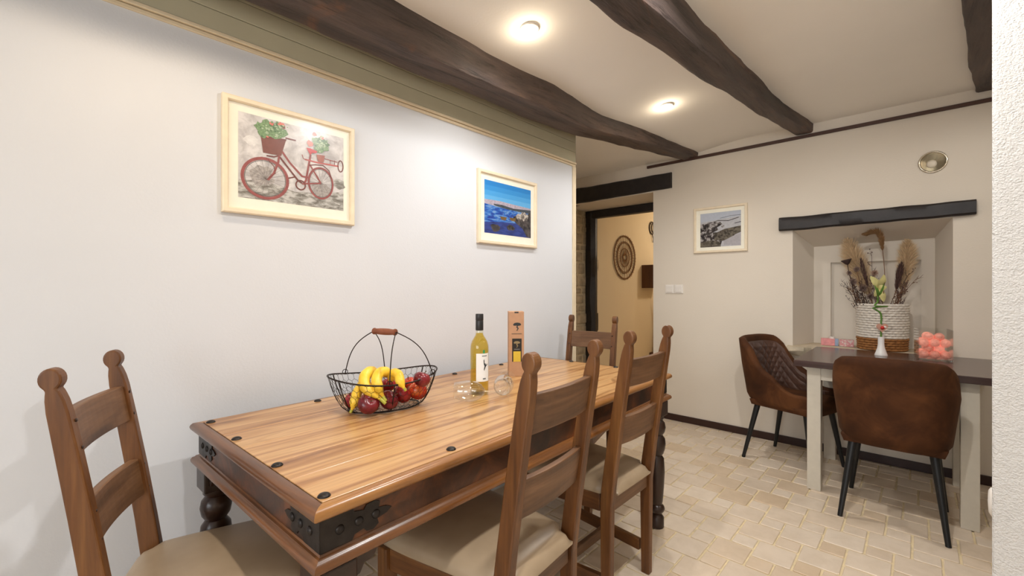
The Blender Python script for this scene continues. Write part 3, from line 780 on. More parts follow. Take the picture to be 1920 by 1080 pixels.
class Print:
    def __init__(s, x0, z0, w, h): s.x0, s.z0, s.w, s.h = x0, z0, w, h; s.mb = MB(); s.mats = []; s.lay = 0
    def P(s, u, v): return (s.x0 + u * s.w, s.z0 + (1 - v) * s.h)
    def mi(s, m):
        if m not in s.mats: s.mats.append(m)
        return s.mats.index(m)
    def poly(s, pts_, m):
        s.lay += 1; y = -.0085 - .00002 * s.lay
        s.mb.add([(s.P(u, v)[0], y, s.P(u, v)[1]) for u, v in pts_], [tuple(range(len(pts_)))], s.mi(m))
    def line(s, pts_, wd, m):
        Q = [Vector((s.P(u, v)[0], 0, s.P(u, v)[1])) for u, v in pts_]; s.lay += 1; y = -.0085 - .00002 * s.lay
        L_, R_ = [], []
        for i, p in enumerate(Q):
            d = (Q[min(i + 1, len(Q) - 1)] - Q[max(i - 1, 0)]).normalized(); n = Vector((-d.z, 0, d.x)) * wd / 2
            L_.append(p + n); R_.append(p - n)
        s.mb.grid([[(p.x, y, p.z) for p in L_], [(p.x, y, p.z) for p in R_]], s.mi(m))
    def ring(s, c, r, wd, m, n=36, ax=1, ay=1):
        pp = [(c[0] + r * ax * math.cos(2 * PI * k / n) , c[1] + r * ay * math.sin(2 * PI * k / n)) for k in range(n + 1)]
        s.line(pp, wd, m)
    def blob(s, c, r, m, n=18, j=.25, seed=0, ax=1, ay=1):
        rr = random.Random(seed + int(c[0] * 1000))
        s.poly([(c[0] + r * ax * math.cos(2 * PI * k / n) * (1 + rr.uniform(-j, j)), c[1] + r * ay * math.sin(2 * PI * k / n) * (1 + rr.uniform(-j, j))) for k in range(n)], m)
    def build(s, parent): return s.mb.build('print', s.mats, parent, fix=False)
def flat(name, r, g, b, var=.1, vs=60): return plain(name, L(r, g, b), .7, var=var, vs=vs, spec=.2)
def pnoise(name, stops, scale, stretch=(1, 1, 1), dist=.5):
    m, nt, b = newmat(name); nt.links.new(ramp(nt, noise(nt, coords(nt, stretch, False), scale, 5, .65, dist), stops), b.inputs['Base Color'])
    b.inputs['Roughness'].default_value = .7; b.inputs['Specular IOR Level'].default_value = .2; return m

# bicycle picture on the left wall
def lw(u, v): p = onx(u, v, XL); return p.y, p.z
y0, y1 = lw(414, 285)[0], lw(661, 330)[0]
z1, z0 = lw(415, 175)[1], lw(413, 397)[1]
w, h = y1 - y0, z1 - z0
pb = picture('framed_picture', 'framed print of a red bicycle with flower baskets on the white wall', (XL + .001, (y0 + y1) / 2, (z0 + z1) / 2), PI / 2, w, h, None)
a, b = lw(445, 209), lw(642, 397); zt_, zb_ = lw(445, 209)[1], lw(642, 396)[1]
pr = Print(a[0] - (y0 + y1) / 2, zb_ - (z0 + z1) / 2, b[0] - a[0], zt_ - zb_)
WST = pnoise('print_stone_wall', [(.36, L(182, 178, 178)), (.5, L(206, 203, 202)), (.62, L(226, 223, 222))], 18)
GST = pnoise('print_ground', [(.38, L(122, 118, 110)), (.5, L(166, 164, 158)), (.6, L(204, 202, 198))], 24, (1, 1, 3))
RED, DRED, PINK = flat('print_red', 156, 92, 90), flat('print_dark_red', 124, 76, 72), flat('print_flower', 222, 128, 116)
LEAF, LEAF2 = flat('print_leaf', 128, 156, 116, .45, 300), flat('print_leaf_dark', 98, 128, 92, .5, 300)
LEAF3 = flat('print_leaf_pale', 176, 194, 162, .3, 200)
POT, POT2, SPK = flat('print_basket', 132, 88, 80), flat('print_pot', 172, 112, 100), flat('print_spoke', 120, 112, 108)
SHD = flat('print_shade', 172, 166, 162, .25, 120)
def bu(x, y):   # crop pixels of the print to unit coordinates
    t = (x - 210) / 761; tp = 190 + .256 * (x - 210); bt = 820 + .125 * (x - 210); return (t, (y - tp) / (bt - tp))
pr.poly([(0, 0), (1, 0), (1, 1), (0, 1)], WST)
pr.poly([(0, .80), (.2, .76), (.5, .84), (.8, .80), (1, .74), (1, 1), (0, 1)], GST)
pr.blob(bu(360, 660), .11, SHD, ax=1, ay=1.2, seed=3); pr.blob(bu(790, 760), .10, SHD, seed=5); pr.blob(bu(930, 720), .07, GST, seed=8); pr.blob(bu(290, 400), .06, flat('print_pale', 226, 224, 222), seed=2)
cf, cr = bu(385, 680), bu(785, 712)
for k in range(18):
    an = 2 * PI * k / 18
    pr.line([cf, (cf[0] + .19 * math.cos(an), cf[1] + .225 * math.sin(an))], .0008, SPK); pr.line([cr, (cr[0] + .125 * math.cos(an), cr[1] + .20 * math.sin(an))], .0008, SPK)
pr.ring(cf, 1, .011, RED, ax=.198, ay=.238); pr.ring(cf, 1, .002, SPK, ax=.178, ay=.212); pr.ring(cr, 1, .0075, RED, ax=.125, ay=.20); pr.ring(cr, 1, .0015, SPK, ax=.114, ay=.182)
for pts_, wd, m in [([(480, 480), (470, 560), (440, 640), (400, 690)], .008, RED), ([(400, 540), (440, 590), (450, 640), (390, 690)], .003, DRED), ([(490, 470), (550, 560), (640, 660), (690, 670)], .008, RED), ([(480, 520), (540, 600), (610, 690), (640, 710)], .007, DRED),
                 ([(705, 500), (690, 580), (670, 690), (650, 720)], .008, RED), ([(640, 715), (785, 712)], .006, RED), ([(690, 560), (740, 640), (785, 712)], .006, RED), ([(660, 535), (760, 560), (930, 590)], .006, flat('print_rack', 196, 108, 104)),
                 ([(540, 675), (590, 665)], .005, DRED), ([(520, 380), (595, 398)], .006, DRED), ([(810, 530), (920, 560)], .003, RED), ([(860, 540), (860, 575)], .002, RED), ([(895, 545), (895, 580)], .002, RED),
                 ([(640, 500), (650, 530), (680, 540)], .003, RED), ([(390, 512), (440, 520), (470, 512)], .005, DRED), ([(690, 580), (740, 575), (800, 580), (850, 620), (870, 680)], .004, DRED)]:
    pr.line([bu(*p) for p in pts_], wd, m)
pr.ring(bu(630, 725), 1, .005, DRED, ax=.045, ay=.058); pr.ring(bu(945, 590), 1, .004, DRED, ax=.028, ay=.075)
pr.poly([bu(*p) for p in ((352, 365), (525, 392), (490, 512), (368, 490))], POT)
pr.poly([bu(*p) for p in ((350, 362), (528, 390), (524, 402), (352, 378))], DRED)
for (x_, y_, r_, m) in [(350, 300, .05, LEAF), (400, 320, .07, LEAF2), (440, 340, .07, LEAF), (490, 340, .055, LEAF), (390, 285, .05, LEAF), (450, 300, .05, LEAF2), (370, 345, .05, LEAF), (490, 285, .030, PINK), (425, 275, .02, PINK), (505, 300, .02, RED)]:
    pr.blob(bu(x_, y_), r_, m, seed=int(x_), ay=1.1)
rs = random.Random(2)
for k in range(70):
    x_, y_ = rs.gauss(435, 42), rs.gauss(318, 24); pr.blob(bu(x_, y_), rs.uniform(.006, .015), rs.choice([LEAF, LEAF2, LEAF3, LEAF3, PINK if k % 9 == 0 else LEAF]), n=7, j=.4, seed=k)
pr.poly([bu(*p) for p in ((748, 500), (815, 510), (805, 560), (760, 552))], POT2)
for (x_, y_, r_, m) in [(750, 410, .05, LEAF), (800, 420, .06, LEAF2), (770, 460, .05, LEAF), (820, 455, .035, LEAF), (700, 420, .032, PINK), (733, 352, .02, PINK), (790, 380, .02, PINK)]:
    pr.blob(bu(x_, y_), r_, m, seed=int(x_), ay=1.2)
for k in range(50):
    x_, y_ = rs.gauss(785, 26), rs.gauss(428, 24); pr.blob(bu(x_, y_), rs.uniform(.005, .012), rs.choice([LEAF, LEAF2, LEAF3, LEAF3]), n=7, j=.4, seed=k)
pr.poly([bu(*p) for p in ((670, 450), (700, 455), (755, 478), (745, 492), (715, 490), (700, 505), (685, 480))], flat('print_saddle', 196, 72, 72))
pr.build(pb)
# harbour picture
y0, y1 = lw(893, 400)[0], lw(1003, 400)[0]; z1, z0 = lw(893, 318)[1] + .008, lw(893, 457)[1] + .006
ps = picture('framed_picture', 'framed print of a deep blue harbour with boats on the white wall', (XL + .001, (y0 + y1) / 2, (z0 + z1) / 2), PI / 2, y1 - y0, z1 - z0, None)
a = lw(906, 336); b = lw(993, 447)
pr = Print(a[0] - (y0 + y1) / 2, b[1] - (z0 + z1) / 2, b[0] - a[0], a[1] - b[1])
SKY = [flat('print_sky%d' % k, *c, var=.02) for k, c in enumerate([(44, 132, 206), (58, 146, 214), (76, 160, 222), (98, 174, 228)])]
for k, m in enumerate(SKY): pr.poly([(0, k * .095), (1, k * .095), (1, .40), (0, .40)], m)
pr.poly([(0, .37), (.3, .355), (.6, .37), (1, .385), (1, .46), (0, .46)], flat('print_town', 178, 168, 182, .25, 120))
pr.poly([(.18, .43), (.35, .42), (.6, .45), (1, .42), (1, .50), (.5, .49), (.2, .46)], flat('print_shore', 70, 78, 86, .4, 150))
WAT = pnoise('print_water', [(.40, L(36, 62, 150)), (.5, L(46, 112, 196)), (.6, L(120, 158, 204))], 16, (1, 1, 5))
WAT2 = pnoise('print_water_dark', [(.3, L(34, 44, 100)), (.6, L(56, 74, 146))], 18, (1, 1, 4))
pr.poly([(0, .45), (.5, .49), (1, .50), (1, 1), (0, 1)], WAT); pr.poly([(0, .80), (.3, .76), (.6, .74), (1, .78), (1, 1), (0, 1)], WAT2)
DK = pnoise('print_rock', [(.4, L(40, 38, 42)), (.58, L(92, 86, 84))], 40); RK = pnoise('print_rock_light', [(.4, L(84, 78, 74)), (.56, L(196, 188, 178))], 60)
pr.poly([(.62, .60), (.8, .54), (.92, .52), (1, .46), (1, 1), (.9, .98), (.8, .82), (.66, .74), (.58, .66)], DK); pr.blob((.84, .57), .09, RK, seed=4); pr.blob((.72, .60), .06, RK, seed=6)
for c_, r_ in (((.22, .88), .10), ((.54, .84), .08)): pr.blob(c_, r_, DK, seed=3, ay=.7)
for c_ in ((.40, .68), (.60, .67)):
    pr.poly([(c_[0] - .09, c_[1] - .03), (c_[0] + .06, c_[1] - .03), (c_[0] + .03, c_[1] + .035), (c_[0] - .06, c_[1] + .03)], flat('print_boat', 118, 92, 52, .3, 100)); pr.line([(c_[0] - .02, c_[1] - .03), (c_[0] - .02, c_[1] - .14)], .0012, RK)
pr.build(ps)
# rocky coast picture on the back wall
c0, c1 = ony(1302, 393, YB), ony(1402, 471, YB)
pcx, pcz = (c0.x + c1.x) / 2, (c0.z + c1.z) / 2 + .003
pk = picture('framed_picture', 'framed print of a grey rocky coast on the back wall beside the niche', (pcx, YB - .001, pcz), 0, c1.x - c0.x, c0.z - c1.z, None)
a, b = ony(1314, 402, YB), ony(1390, 460, YB)
pr = Print(a.x - pcx, b.z - pcz, b.x - a.x, a.z - b.z)
pr.poly([(0, 0), (1, 0), (1, 1), (0, 1)], flat('print_grey_sky', 186, 192, 204, .04)); pr.poly([(0, .26), (1, .16), (1, 1), (0, 1)], flat('print_pale_sea', 186, 186, 190, .1))
pr.line([(.5, .18), (.75, .135), (1, .13)], .003, DK); pr.line([(.25, .30), (.45, .24), (.7, .27), (.95, .20)], .006, DK); pr.line([(.85, .36), (1, .33)], .006, DK)
RKN = pnoise('print_coast_rock', [(.40, L(38, 32, 34)), (.5, L(80, 72, 68)), (.58, L(176, 170, 168))], 34)
RKG = pnoise('print_coast_grass', [(.40, L(62, 54, 46)), (.58, L(118, 110, 96))], 40)
pr.poly([(0, .32), (.25, .27), (.5, .28), (.56, .36), (.42, .44), (.46, .52), (.3, .58), (.1, .62), (0, .62)], RKN); pr.poly([(0, .60), (.2, .56), (.42, .58), (.6, .62), (.52, .95), (.3, 1), (0, 1)], RKN)
pr.poly([(.34, .62), (.6, .50), (1, .44), (1, .62), (.86, .68), (.8, .78), (.55, .84), (.36, .80)], RKG); pr.poly([(.58, .84), (.85, .70), (1, .64), (1, 1), (.6, .96)], flat('print_coast_pale', 176, 172, 176, .1)); pr.blob((.57, .42), .035, RKN)
pr.poly([(0, .86), (.3, .80), (.5, .86), (.52, 1), (0, 1)], RKG)
pr.build(pk)

# ------------------------------------------------------------------ fruit basket
BX = Vector((-1.415, .850, TZ)); BR = math.radians(72.5)
fb = thing('wire_basket', 'oval dark wire fruit basket with wooden grip on the dining table', 'basket', BX, BR)
RA, RB, BA, BB, RH = .192, .138, .125, .080, .113
def bp_(p, q):
    k = q ** .62; a_ = BA + (RA - BA) * k; b_ = BB + (RB - BB) * k
    lift = .012 * math.cos(2 * p) * q
    return Vector((a_ * math.cos(p), b_ * math.sin(p), .004 + (RH + lift) * q ** 1.15))
rim = [bp_(2 * PI * k / 64, 1) for k in range(65)]
MB().tube(rim, .0027, 6).build('rim_wire', WIRE, fb, smooth=True)
MB().tube([bp_(2 * PI * k / 48, 0) for k in range(49)], .0025, 6).build('base_wire', WIRE, fb, smooth=True)
for k in range(6):
    p = 2 * PI * (k + .5) / 6
    MB().tube([bp_(p, q / 8) for q in range(9)], .0020, 5).build('upright_wire', WIRE, fb, smooth=True)
mb = MB(); NH, RHX = 46, 5
def hp(i, j): return bp_(2 * PI * i / NH, max(0, min(1, j)))
dq = 1 / RHX
for r in range(RHX):
    for i in range(NH):
        off = .5 if r % 2 else 0
        a_ = hp(i + off, (r + .0) * dq + .10 * dq); b_ = hp(i + off, (r + 1) * dq - .22 * dq)
        c1_ = hp(i + off - .5, (r + 1) * dq + .10 * dq); c2_ = hp(i + off + .5, (r + 1) * dq + .10 * dq)
        for q1, q2 in ((a_, b_), (b_, c1_), (b_, c2_)): mb.tube([q1, q2], .0007, 3, False)
for i in range(-4, 5):   # bottom mesh
    x_ = BA * i / 4.6; yy = BB * math.sqrt(max(0, 1 - (x_ / BA) ** 2)); mb.tube([(x_, -yy, .003), (x_, yy, .003)], .0007, 3, False)
for i in range(-3, 4):
    y_ = BB * i / 3.8; xx = BA * math.sqrt(max(0, 1 - (y_ / BB) ** 2)); mb.tube([(-xx, y_, .003), (xx, y_, .003)], .0007, 3, False)
o = mb.build('wire_mesh', WIRE, fb, fix=False); o['kind'] = 'stuff'
GZ = .272
for sy_ in (-1, 1):
    for sx_ in (-1, 1):
        p0 = bp_(math.radians({(-1, -1): -95, (-1, 1): -38, (1, -1): 128, (1, 1): 80}[(sy_, sx_)]), 1); g = Vector((-sy_ * .030, sy_ * .041, GZ)); od = (p0.xy - g.xy).normalized()
        path = []
        for k in range(13):
            s = k / 12; q = p0.lerp(g, s); bul = math.sin(PI * s) * .028
            path.append(q + Vector((od.x * bul * .7, od.y * bul * .7, bul * .7)))
        MB().tube(path, .0019, 6).build('handle_wire', WIRE, fb, smooth=True)
        MB().tube([p0 + Vector((.009 * math.cos(2 * PI * k / 14), 0, .006 + .009 * math.sin(2 * PI * k / 14))) for k in range(15)], .0014, 5).build('loop', WIRE, fb, smooth=True)
M_ = Matrix.Rotation(math.atan2(.041, -.030) - PI / 2, 3, 'Z') @ Matrix.Rotation(PI / 2, 3, 'X')
MB().lathe([(.006, -.052), (.0115, -.050), (.0125, -.046), (.0100, -.040), (.0118, -.020), (.0122, 0), (.0118, .020), (.0100, .040), (.0125, .046), (.0115, .050), (.006, .052)], 16, (0, 0, GZ), M_).build('grip', wood('grip_wood', 1, [(.3, L(110, 58, 38)), (.7, L(150, 88, 60))], .4), fb, smooth=True, auto=50)
# fruit
APPLE = None
def apple_mat(name, c1, c2, c3):
    m, nt, b = newmat(name); n = noise(nt, coords(nt, (1, 1, .4)), 22, 4, .6, .4)
    nt.links.new(ramp(nt, n, [(.3, c1), (.55, c2), (.8, c3)]), b.inputs['Base Color']); b.inputs['Roughness'].default_value = .25; return m
APR = apple_mat('apple_red', L(104, 18, 26), L(146, 26, 32), L(186, 60, 40)); APD = apple_mat('apple_dark', L(84, 20, 30), L(122, 30, 38), L(150, 52, 48)); APO = apple_mat('apple_orange', L(150, 30, 26), L(190, 56, 32), L(214, 130, 60))
STEMM = plain('fruit_stem', L(96, 72, 36), .7)
def apple(u, v, z, r, m, label, tilt):
    c_ = onz(u, v, z); t = thing('apple', label, 'apple', c_, random.uniform(0, 6), 'red apples in the wire basket'); t.rotation_euler = (tilt[0], tilt[1], random.uniform(0, 6))
    prof = []
    for k in range(17):
        th = PI * k / 16; rr = r * (1 - .10 * math.cos(th) ** 8); zz = -math.cos(th) * r * .90
        dip = .22 * r * math.exp(-(math.sin(th) / .34) ** 2); zz += -dip if zz > 0 else dip * .6
        prof.append((max(.0004, rr * math.sin(th) * (1.02 + .05 * math.cos(PI - th))), zz))
    MB().lathe(prof, 24).build('flesh', m, t, smooth=True)
    MB().tube([(0, 0, r * .62), (.002, 0, r * .85), (.005, 0, r * 1.08)], [.0016, .0013, .002], 6).build('stem', STEMM, t)
apple(662, 750, .808, .029, APR, 'dark red apple at the left end of the basket behind a banana', (.4, -.5))
apple(691, 757, .812, .035, APD, 'large dull red apple at the front left of the basket', (.5, .9))
apple(729, 750, .812, .034, APD, 'dull purple-red apple at the front middle of the basket', (.9, .2))
apple(754, 739, .818, .033, APR, 'bright red apple below the right-hand banana', (.8, -.3))
apple(783, 733, .822, .034, APO, 'orange-streaked red apple at the right end of the basket', (.2, .8))
apple(791, 711, .876, .030, APD, 'dull red apple on top at the right end of the basket', (-.2, .3))
apple(727, 722, .842, .030, APR, 'red apple behind the bananas in the middle of the basket', (.3, .2))
apple(768, 719, .838, .026, APO, 'orange-red apple at the back behind the right-hand banana', (.1, -.4))
apple(700, 731, .828, .030, APR, 'red apple hidden under the two front bananas', (.1, .4))
BAN = None
def ban_mat():
    m, nt, b = newmat('banana_skin'); n = noise(nt, coords(nt), 18, 4, .6)
    nt.links.new(ramp(nt, n, [(.25, L(206, 158, 36)), (.45, L(238, 196, 52)), (.7, L(248, 214, 84))]), b.inputs['Base Color']); b.inputs['Roughness'].default_value = .4; return m
BANM = ban_mat(); BTIP = plain('banana_stem', L(168, 166, 60), .5, var=.2, vs=60)
def banana(pix, label, R=.0178, stem_len=2):
    P = [atd(u, v, d) for u, v, d in pix]; c_ = sum(P, Vector()) / len(P)
    # Catmull-Rom through the points
    Q = []
    E_ = [P[0] * 2 - P[1]] + P + [P[-1] * 2 - P[-2]]
    for i in range(1, len(E_) - 2):
        for k in range(6):
            s = k / 6; a, b, c, d = E_[i - 1:i + 3]
            Q.append(.5 * ((2 * b) + (c - a) * s + (2 * a - 5 * b + 4 * c - d) * s * s + (3 * b - a - 3 * c + d) * s ** 3))
    Q.append(P[-1]); Q = [q - c_ for q in Q]; n = len(Q)
    t = thing('banana', label, 'banana', c_, 0, 'bananas in the wire basket')
    rad = []
    for i in range(n):
        s = i / (n - 1)
        rad.append(R * (min(1, (s / .10)) ** .5 * .75 + .25 if s < .10 else 1) * (1 if s < .62 else max(.30, 1 - ((s - .62) / .20) ** 1.3 * .70)))
    rad[0] = .004; ks = int(n * .84)
    MB().tube(Q[:ks + 1], rad[:ks + 1], 10).build('skin', BANM, t, smooth=True)
    MB().tube(Q[ks:], [r * 1.01 for r in rad[ks:]], 8).build('stem', BTIP, t, smooth=True)
D0 = 1.525
banana([(706, 700, D0 + .06), (694, 697, D0 + .01), (684, 707, D0 - .03), (685, 724, D0 - .05), (697, 736, D0 - .055), (711, 746, D0 - .06), (723, 757, D0 - .06)], 'yellow banana on the left of the joined front pair', .0195)
banana([(731, 704, D0 + .05), (722, 697, D0 + .01), (711, 700, D0 - .02), (706, 713, D0 - .045), (710, 728, D0 - .055), (717, 741, D0 - .055), (724, 752, D0 - .055)], 'yellow banana on the right of the joined front pair', .0180)
banana([(731, 716, D0 + .02), (738, 700, D0 + .01), (747, 703, D0 - .02), (750, 714, D0 - .04), (756, 725, D0 - .05), (761, 733, D0 - .05)], 'yellow banana pointing down at the right of the basket', .0165)
banana([(683, 715, D0 + .02), (676, 726, D0 - .01), (669, 738, D0 - .035), (665, 752, D0 - .050), (661, 765, D0 - .055), (657, 774, D0 - .058)], 'small banana hanging low at the left front of the basket', .0165)

# ------------------------------------------------------------------ bottle, carton and wine glasses
c_ = onz(899, 738, TZ)
bt = thing('wine_bottle', 'clear bottle of white wine with black cap on the dining table', 'bottle', c_, 0)
BRO = [(.0005, .004), (.026, .003), (.034, .0), (.037, .006), (.0373, .185), (.036, .200), (.031, .216), (.022, .230), (.0165, .240), (.0148, .252), (.0148, .300), (.0005, .300)]
def rawglass(name, col, rough=0, ior=1.45):
    m, nt, b = newmat(name); b.inputs['Base Color'].default_value = col; b.inputs['Transmission Weight'].default_value = 1; b.inputs['Roughness'].default_value = rough; b.inputs['IOR'].default_value = ior; return m
MB().lathe(BRO, 32).build('glass', thin_glass('bottle_glass', (.94, .95, .86, 1)), bt, smooth=True, auto=50)
def wine_mat():
    m = bpy.data.materials.new('white_wine'); m.use_nodes = True; nt = m.node_tree; nt.nodes.clear()
    o_ = nt.nodes.new('ShaderNodeOutputMaterial'); t = nt.nodes.new('ShaderNodeBsdfTransparent'); t.inputs[0].default_value = L(252, 240, 176)
    g = nt.nodes.new('ShaderNodeBsdfTranslucent'); g.inputs[0].default_value = L(226, 190, 50); mx = nt.nodes.new('ShaderNodeMixShader'); mx.inputs[0].default_value = .22
    nt.links.new(t.outputs[0], mx.inputs[1]); nt.links.new(g.outputs[0], mx.inputs[2]); nt.links.new(mx.outputs[0], o_.inputs[0]); return m
MB().lathe([(.0005, .006), (.034, .006), (.0355, .010), (.0357, .184), (.0345, .198), (.0295, .214), (.0205, .229), (.015, .238), (.0135, .246), (.0005, .246)], 28).build('wine', wine_mat(), bt, smooth=True, auto=50)
MB().lathe([(.0152, .258), (.0160, .260), (.0158, .296), (.0150, .298), (.0162, .300), (.0162, .322), (.0150, .325), (.0005, .325)], 28).build('cap', plain('black_foil', L(38, 38, 40), .4), bt, smooth=True, auto=40)
th0 = math.atan2(-c_.y, -c_.x) + .42
def curved(z0, z1, a0, a1, r, m, name, par):
    rows = [[(r * math.cos(th0 + a0 + (a1 - a0) * i / 16), r * math.sin(th0 + a0 + (a1 - a0) * i / 16), z) for z in (z0, z1)] for i in range(17)]
    o = MB().grid(rows).build(name, m, par, smooth=True, fix=False); return o
lab = curved(.056, .168, -.78, .78, .0378, plain('label_paper', L(240, 240, 238), .6, var=.01), 'label', bt)
curved(.168, .182, -.04, .18, .0379, plain('label_green', L(40, 148, 88), .6), 'green_mark', lab)
curved(.156, .160, -.15, .45, .0382, plain('label_line', L(130, 134, 130), .6), 'label_line', lab)
INK = plain('ink', L(44, 50, 52), .6)
def wrap_poly(pts_, r):  # (angle, z)
    return [(r * math.cos(th0 + a), r * math.sin(th0 + a), z) for a, z in pts_]
MB().add(wrap_poly([(.02, .140), (.10, .146), (.16, .128), (.32, .128), (.58, .124), (.36, .117), (.26, .112), (.10, .098), (.05, .104), (.14, .116), (.05, .126)], .0383), [tuple(range(11))]).build('bird_mark', INK, lab, fix=False)
curved(.064, .070, -.05, .30, .0382, plain('label_text', L(120, 122, 122), .6), 'label_text', lab)

c_ = onz(967, 703, TZ); fr = math.atan2(-c_.y, -c_.x)
bx = thing('wine_carton', 'tall brown cardboard bottle carton with black and yellow label', 'box', c_, fr + PI / 2 + .10)
KRAFT = plain('kraft_card', L(190, 148, 116), .75, var=.05, vs=40)
MB().b2(-.037, .037, -.037, .037, 0, .315).build('carton', KRAFT, bx, bevel=.0015)
MB().b2(-.010, .010, -.0375, -.036, .308, .3145).build('tab_slot', INK, bx)
lp = MB().b2(-.021, .025, -.0378, -.0368, .072, .184).build('label', plain('label_black', L(34, 32, 32), .5), bx)
MB().b2(-.0155, .0205, -.0384, -.0376, .072, .122).build('yellow_label', plain('label_yellow', L(222, 190, 64), .5), lp)
def tree(x0, z0, s, y, m, par):
    pts_ = [(-.1, 0), (.05, .25), (-.12, .45), (.0, .62), (-.42, .62), (-.5, .78), (-.3, .95), (.0, 1.0), (.32, .95), (.5, .8), (.42, .64), (.12, .6), (.05, .48), (.2, .3), (.02, 0)]
    MB().prism(pts_, .0004, lambda a, b, t: (x0 + a * s, y - t, z0 + b * s)).build('tree_mark', m, par)
tree(.003, .222, .040, -.0373, INK, bx); tree(.002, .140, .032, -.0380, plain('label_gold', L(150, 132, 96), .5), lp)
MB().b2(-.024, .026, -.0376, -.0368, .206, .2085).build('text_line', INK, bx)
MB().b2(-.012, .016, -.0384, -.0376, .131, .1335).build('text_line', plain('label_grey', L(150, 146, 140), .5), lp)
# lying wine glasses
def wine_glass(label, c_, yaw, tilt, roll=0):
    t = thing('wine_glass', label, 'glass', c_, 0, 'wine glasses lying on the dining table')
    R_ = Matrix.Rotation(yaw, 3, 'Z') @ Matrix.Rotation(PI / 2 + tilt, 3, 'Y')   # local z -> lying direction
    t.rotation_euler = R_.to_euler()
    bowl = [(.0045, .000), (.012, .004), (.026, .016), (.036, .034), (.040, .052), (.039, .072), (.034, .098), (.029, .118), (.0282, .118), (.0332, .097), (.0380, .072), (.0390, .052), (.035, .035), (.025, .0175), (.011, .0065), (.0004, .004)]
    MB().lathe(bowl, 36, cap=False).build('bowl', GLASS, t, smooth=True)
    MB().lathe([(.0045, .001), (.0036, -.02), (.0034, -.06), (.0045, -.08)], 12, cap=False).build('stem', GLASS, t, smooth=True)
    MB().lathe([(.0045, -.080), (.014, -.084), (.034, -.0875), (.035, -.0885), (.034, -.0895), (.0004, -.089)], 36, cap=False).build('foot', GLASS, t, smooth=True)
g1a, g1b = onz(850, 737, .803), onz(910, 737, .803)
d_ = g1a - g1b; yaw1 = math.atan2(d_.y, d_.x)
tl = math.atan2(.0405 - .0352, .052 + .0885)
wine_glass('empty wine glass lying on its side, bowl opening towards the left beside the bottle', (g1b.x, g1b.y, TZ + .0385), yaw1, -.03)
g2 = onz(944, 722, .805)
wine_glass('empty wine glass lying on its side between the bottle and the carton', (g2.x - .02, g2.y + .03, TZ + .0385), math.radians(-52), -.03)

# ------------------------------------------------------------------ objects on the small table and in the niche
SZ = .770
c_ = onz(1652, 666, SZ)
vs_ = thing('bud_vase', 'small white flared bud vase on the small table', 'vase', c_)
MB().lathe([(.0004, .0), (.033, .0), (.0335, .003), (.028, .018), (.020, .045), (.0165, .07), (.0165, .105), (.018, .118), (.0165, .1185), (.013, .105), (.012, .03), (.0004, .03)], 28).build('body', plain('white_ceramic', L(238, 236, 232), .25, var=.01), vs_, smooth=True, auto=50)
cb_ = thing('lucky_bamboo', 'curly green bamboo stem with a heart tag in the white bud vase', 'plant', c_)
path = [(0, 0, .05), (0, 0, .20), (.002, 0, .235), (-.005, 0, .27), (-.028, .01, .292), (-.034, .02, .300), (.0, .03, .306), (.034, .01, .310), (.040, 0, .312), (.01, -.02, .312), (-.035, -.015, .314), (-.044, -.005, .320), (-.02, .008, .334), (-.014, .008, .350), (-.022, .0, .375)]
path = [tuple((RT * p[0] + FW * p[1])) [:2] + (p[2],) for p in path]
BAMB = plain('bamboo_green', L(84, 124, 44), .4, var=.2, vs=30)
def smooth_path(P, k=5):
    P = [Vector(p) for p in P]; E_ = [P[0] * 2 - P[1]] + P + [P[-1] * 2 - P[-2]]; Q = []
    for i in range(1, len(E_) - 2):
        for j in range(k):
            s = j / k; a, b, c, d = E_[i - 1:i + 3]
            Q.append(.5 * ((2 * b) + (c - a) * s + (2 * a - 5 * b + 4 * c - d) * s * s + (3 * b - a - 3 * c + d) * s ** 3))
    return Q + [P[-1]]
MB().tube(smooth_path(path), .0052, 8).build('stem', BAMB, cb_, smooth=True)
def leaf(p0, p1, w, bend, up_, m, par, name='leaf'):
    p0, p1 = Vector(p0), Vector(p1); d = p1 - p0; side = d.cross(Vector(up_)).normalized(); nn = side.cross(d).normalized(); rows = []
    for i in range(9):
        s = i / 8; c0 = p0 + d * s + nn * bend * math.sin(PI * s); wd = w * math.sin(PI * min(1, s * .92 + .06)) ** .8
        rows.append([c0 - side * wd / 2, c0 + nn * wd * .12, c0 + side * wd / 2])
    return MB().grid(rows).build(name, m, par, smooth=True, fix=False)
tp = Vector(path[-1])
for dx, dz, w_ in ((-.03, .075, .014), (.034, .085, .015), (-.012, .06, .012), (.02, .05, .012)):
    leaf(tp, tp + RT * dx + UP * dz - FW * .01, w_, .008, -FW, BAMB, cb_)
hz = .178
hpoly = []
for k in range(28):
    a_ = 2 * PI * k / 28; hpoly.append((.0022 * 16 * math.sin(a_) ** 3 * 1.05, .0020 * (13 * math.cos(a_) - 5 * math.cos(2 * a_) - 2 * math.cos(3 * a_) - math.cos(4 * a_))))
ht = MB().prism(hpoly, .004, lambda a, b, t: RT * a - FW * (.0055 + t) + UP * (b + hz + .0)).build('heart_tag', plain('tag_pink', L(214, 168, 148), .6, var=.08), cb_)
MB().sphere((0, 0, 0), .011, 10, 8).build('red_bow', plain('tag_red', L(196, 36, 28), .5), ht, smooth=True, loc=tuple(-FW * .012 + UP * (hz - .002) - RT * .002))
MB().sphere((0, 0, 0), .008, 10, 8).build('white_bow', plain('tag_white', L(236, 226, 216), .5), ht, smooth=True, loc=tuple(-FW * .012 + UP * (hz + .002) + RT * .016))

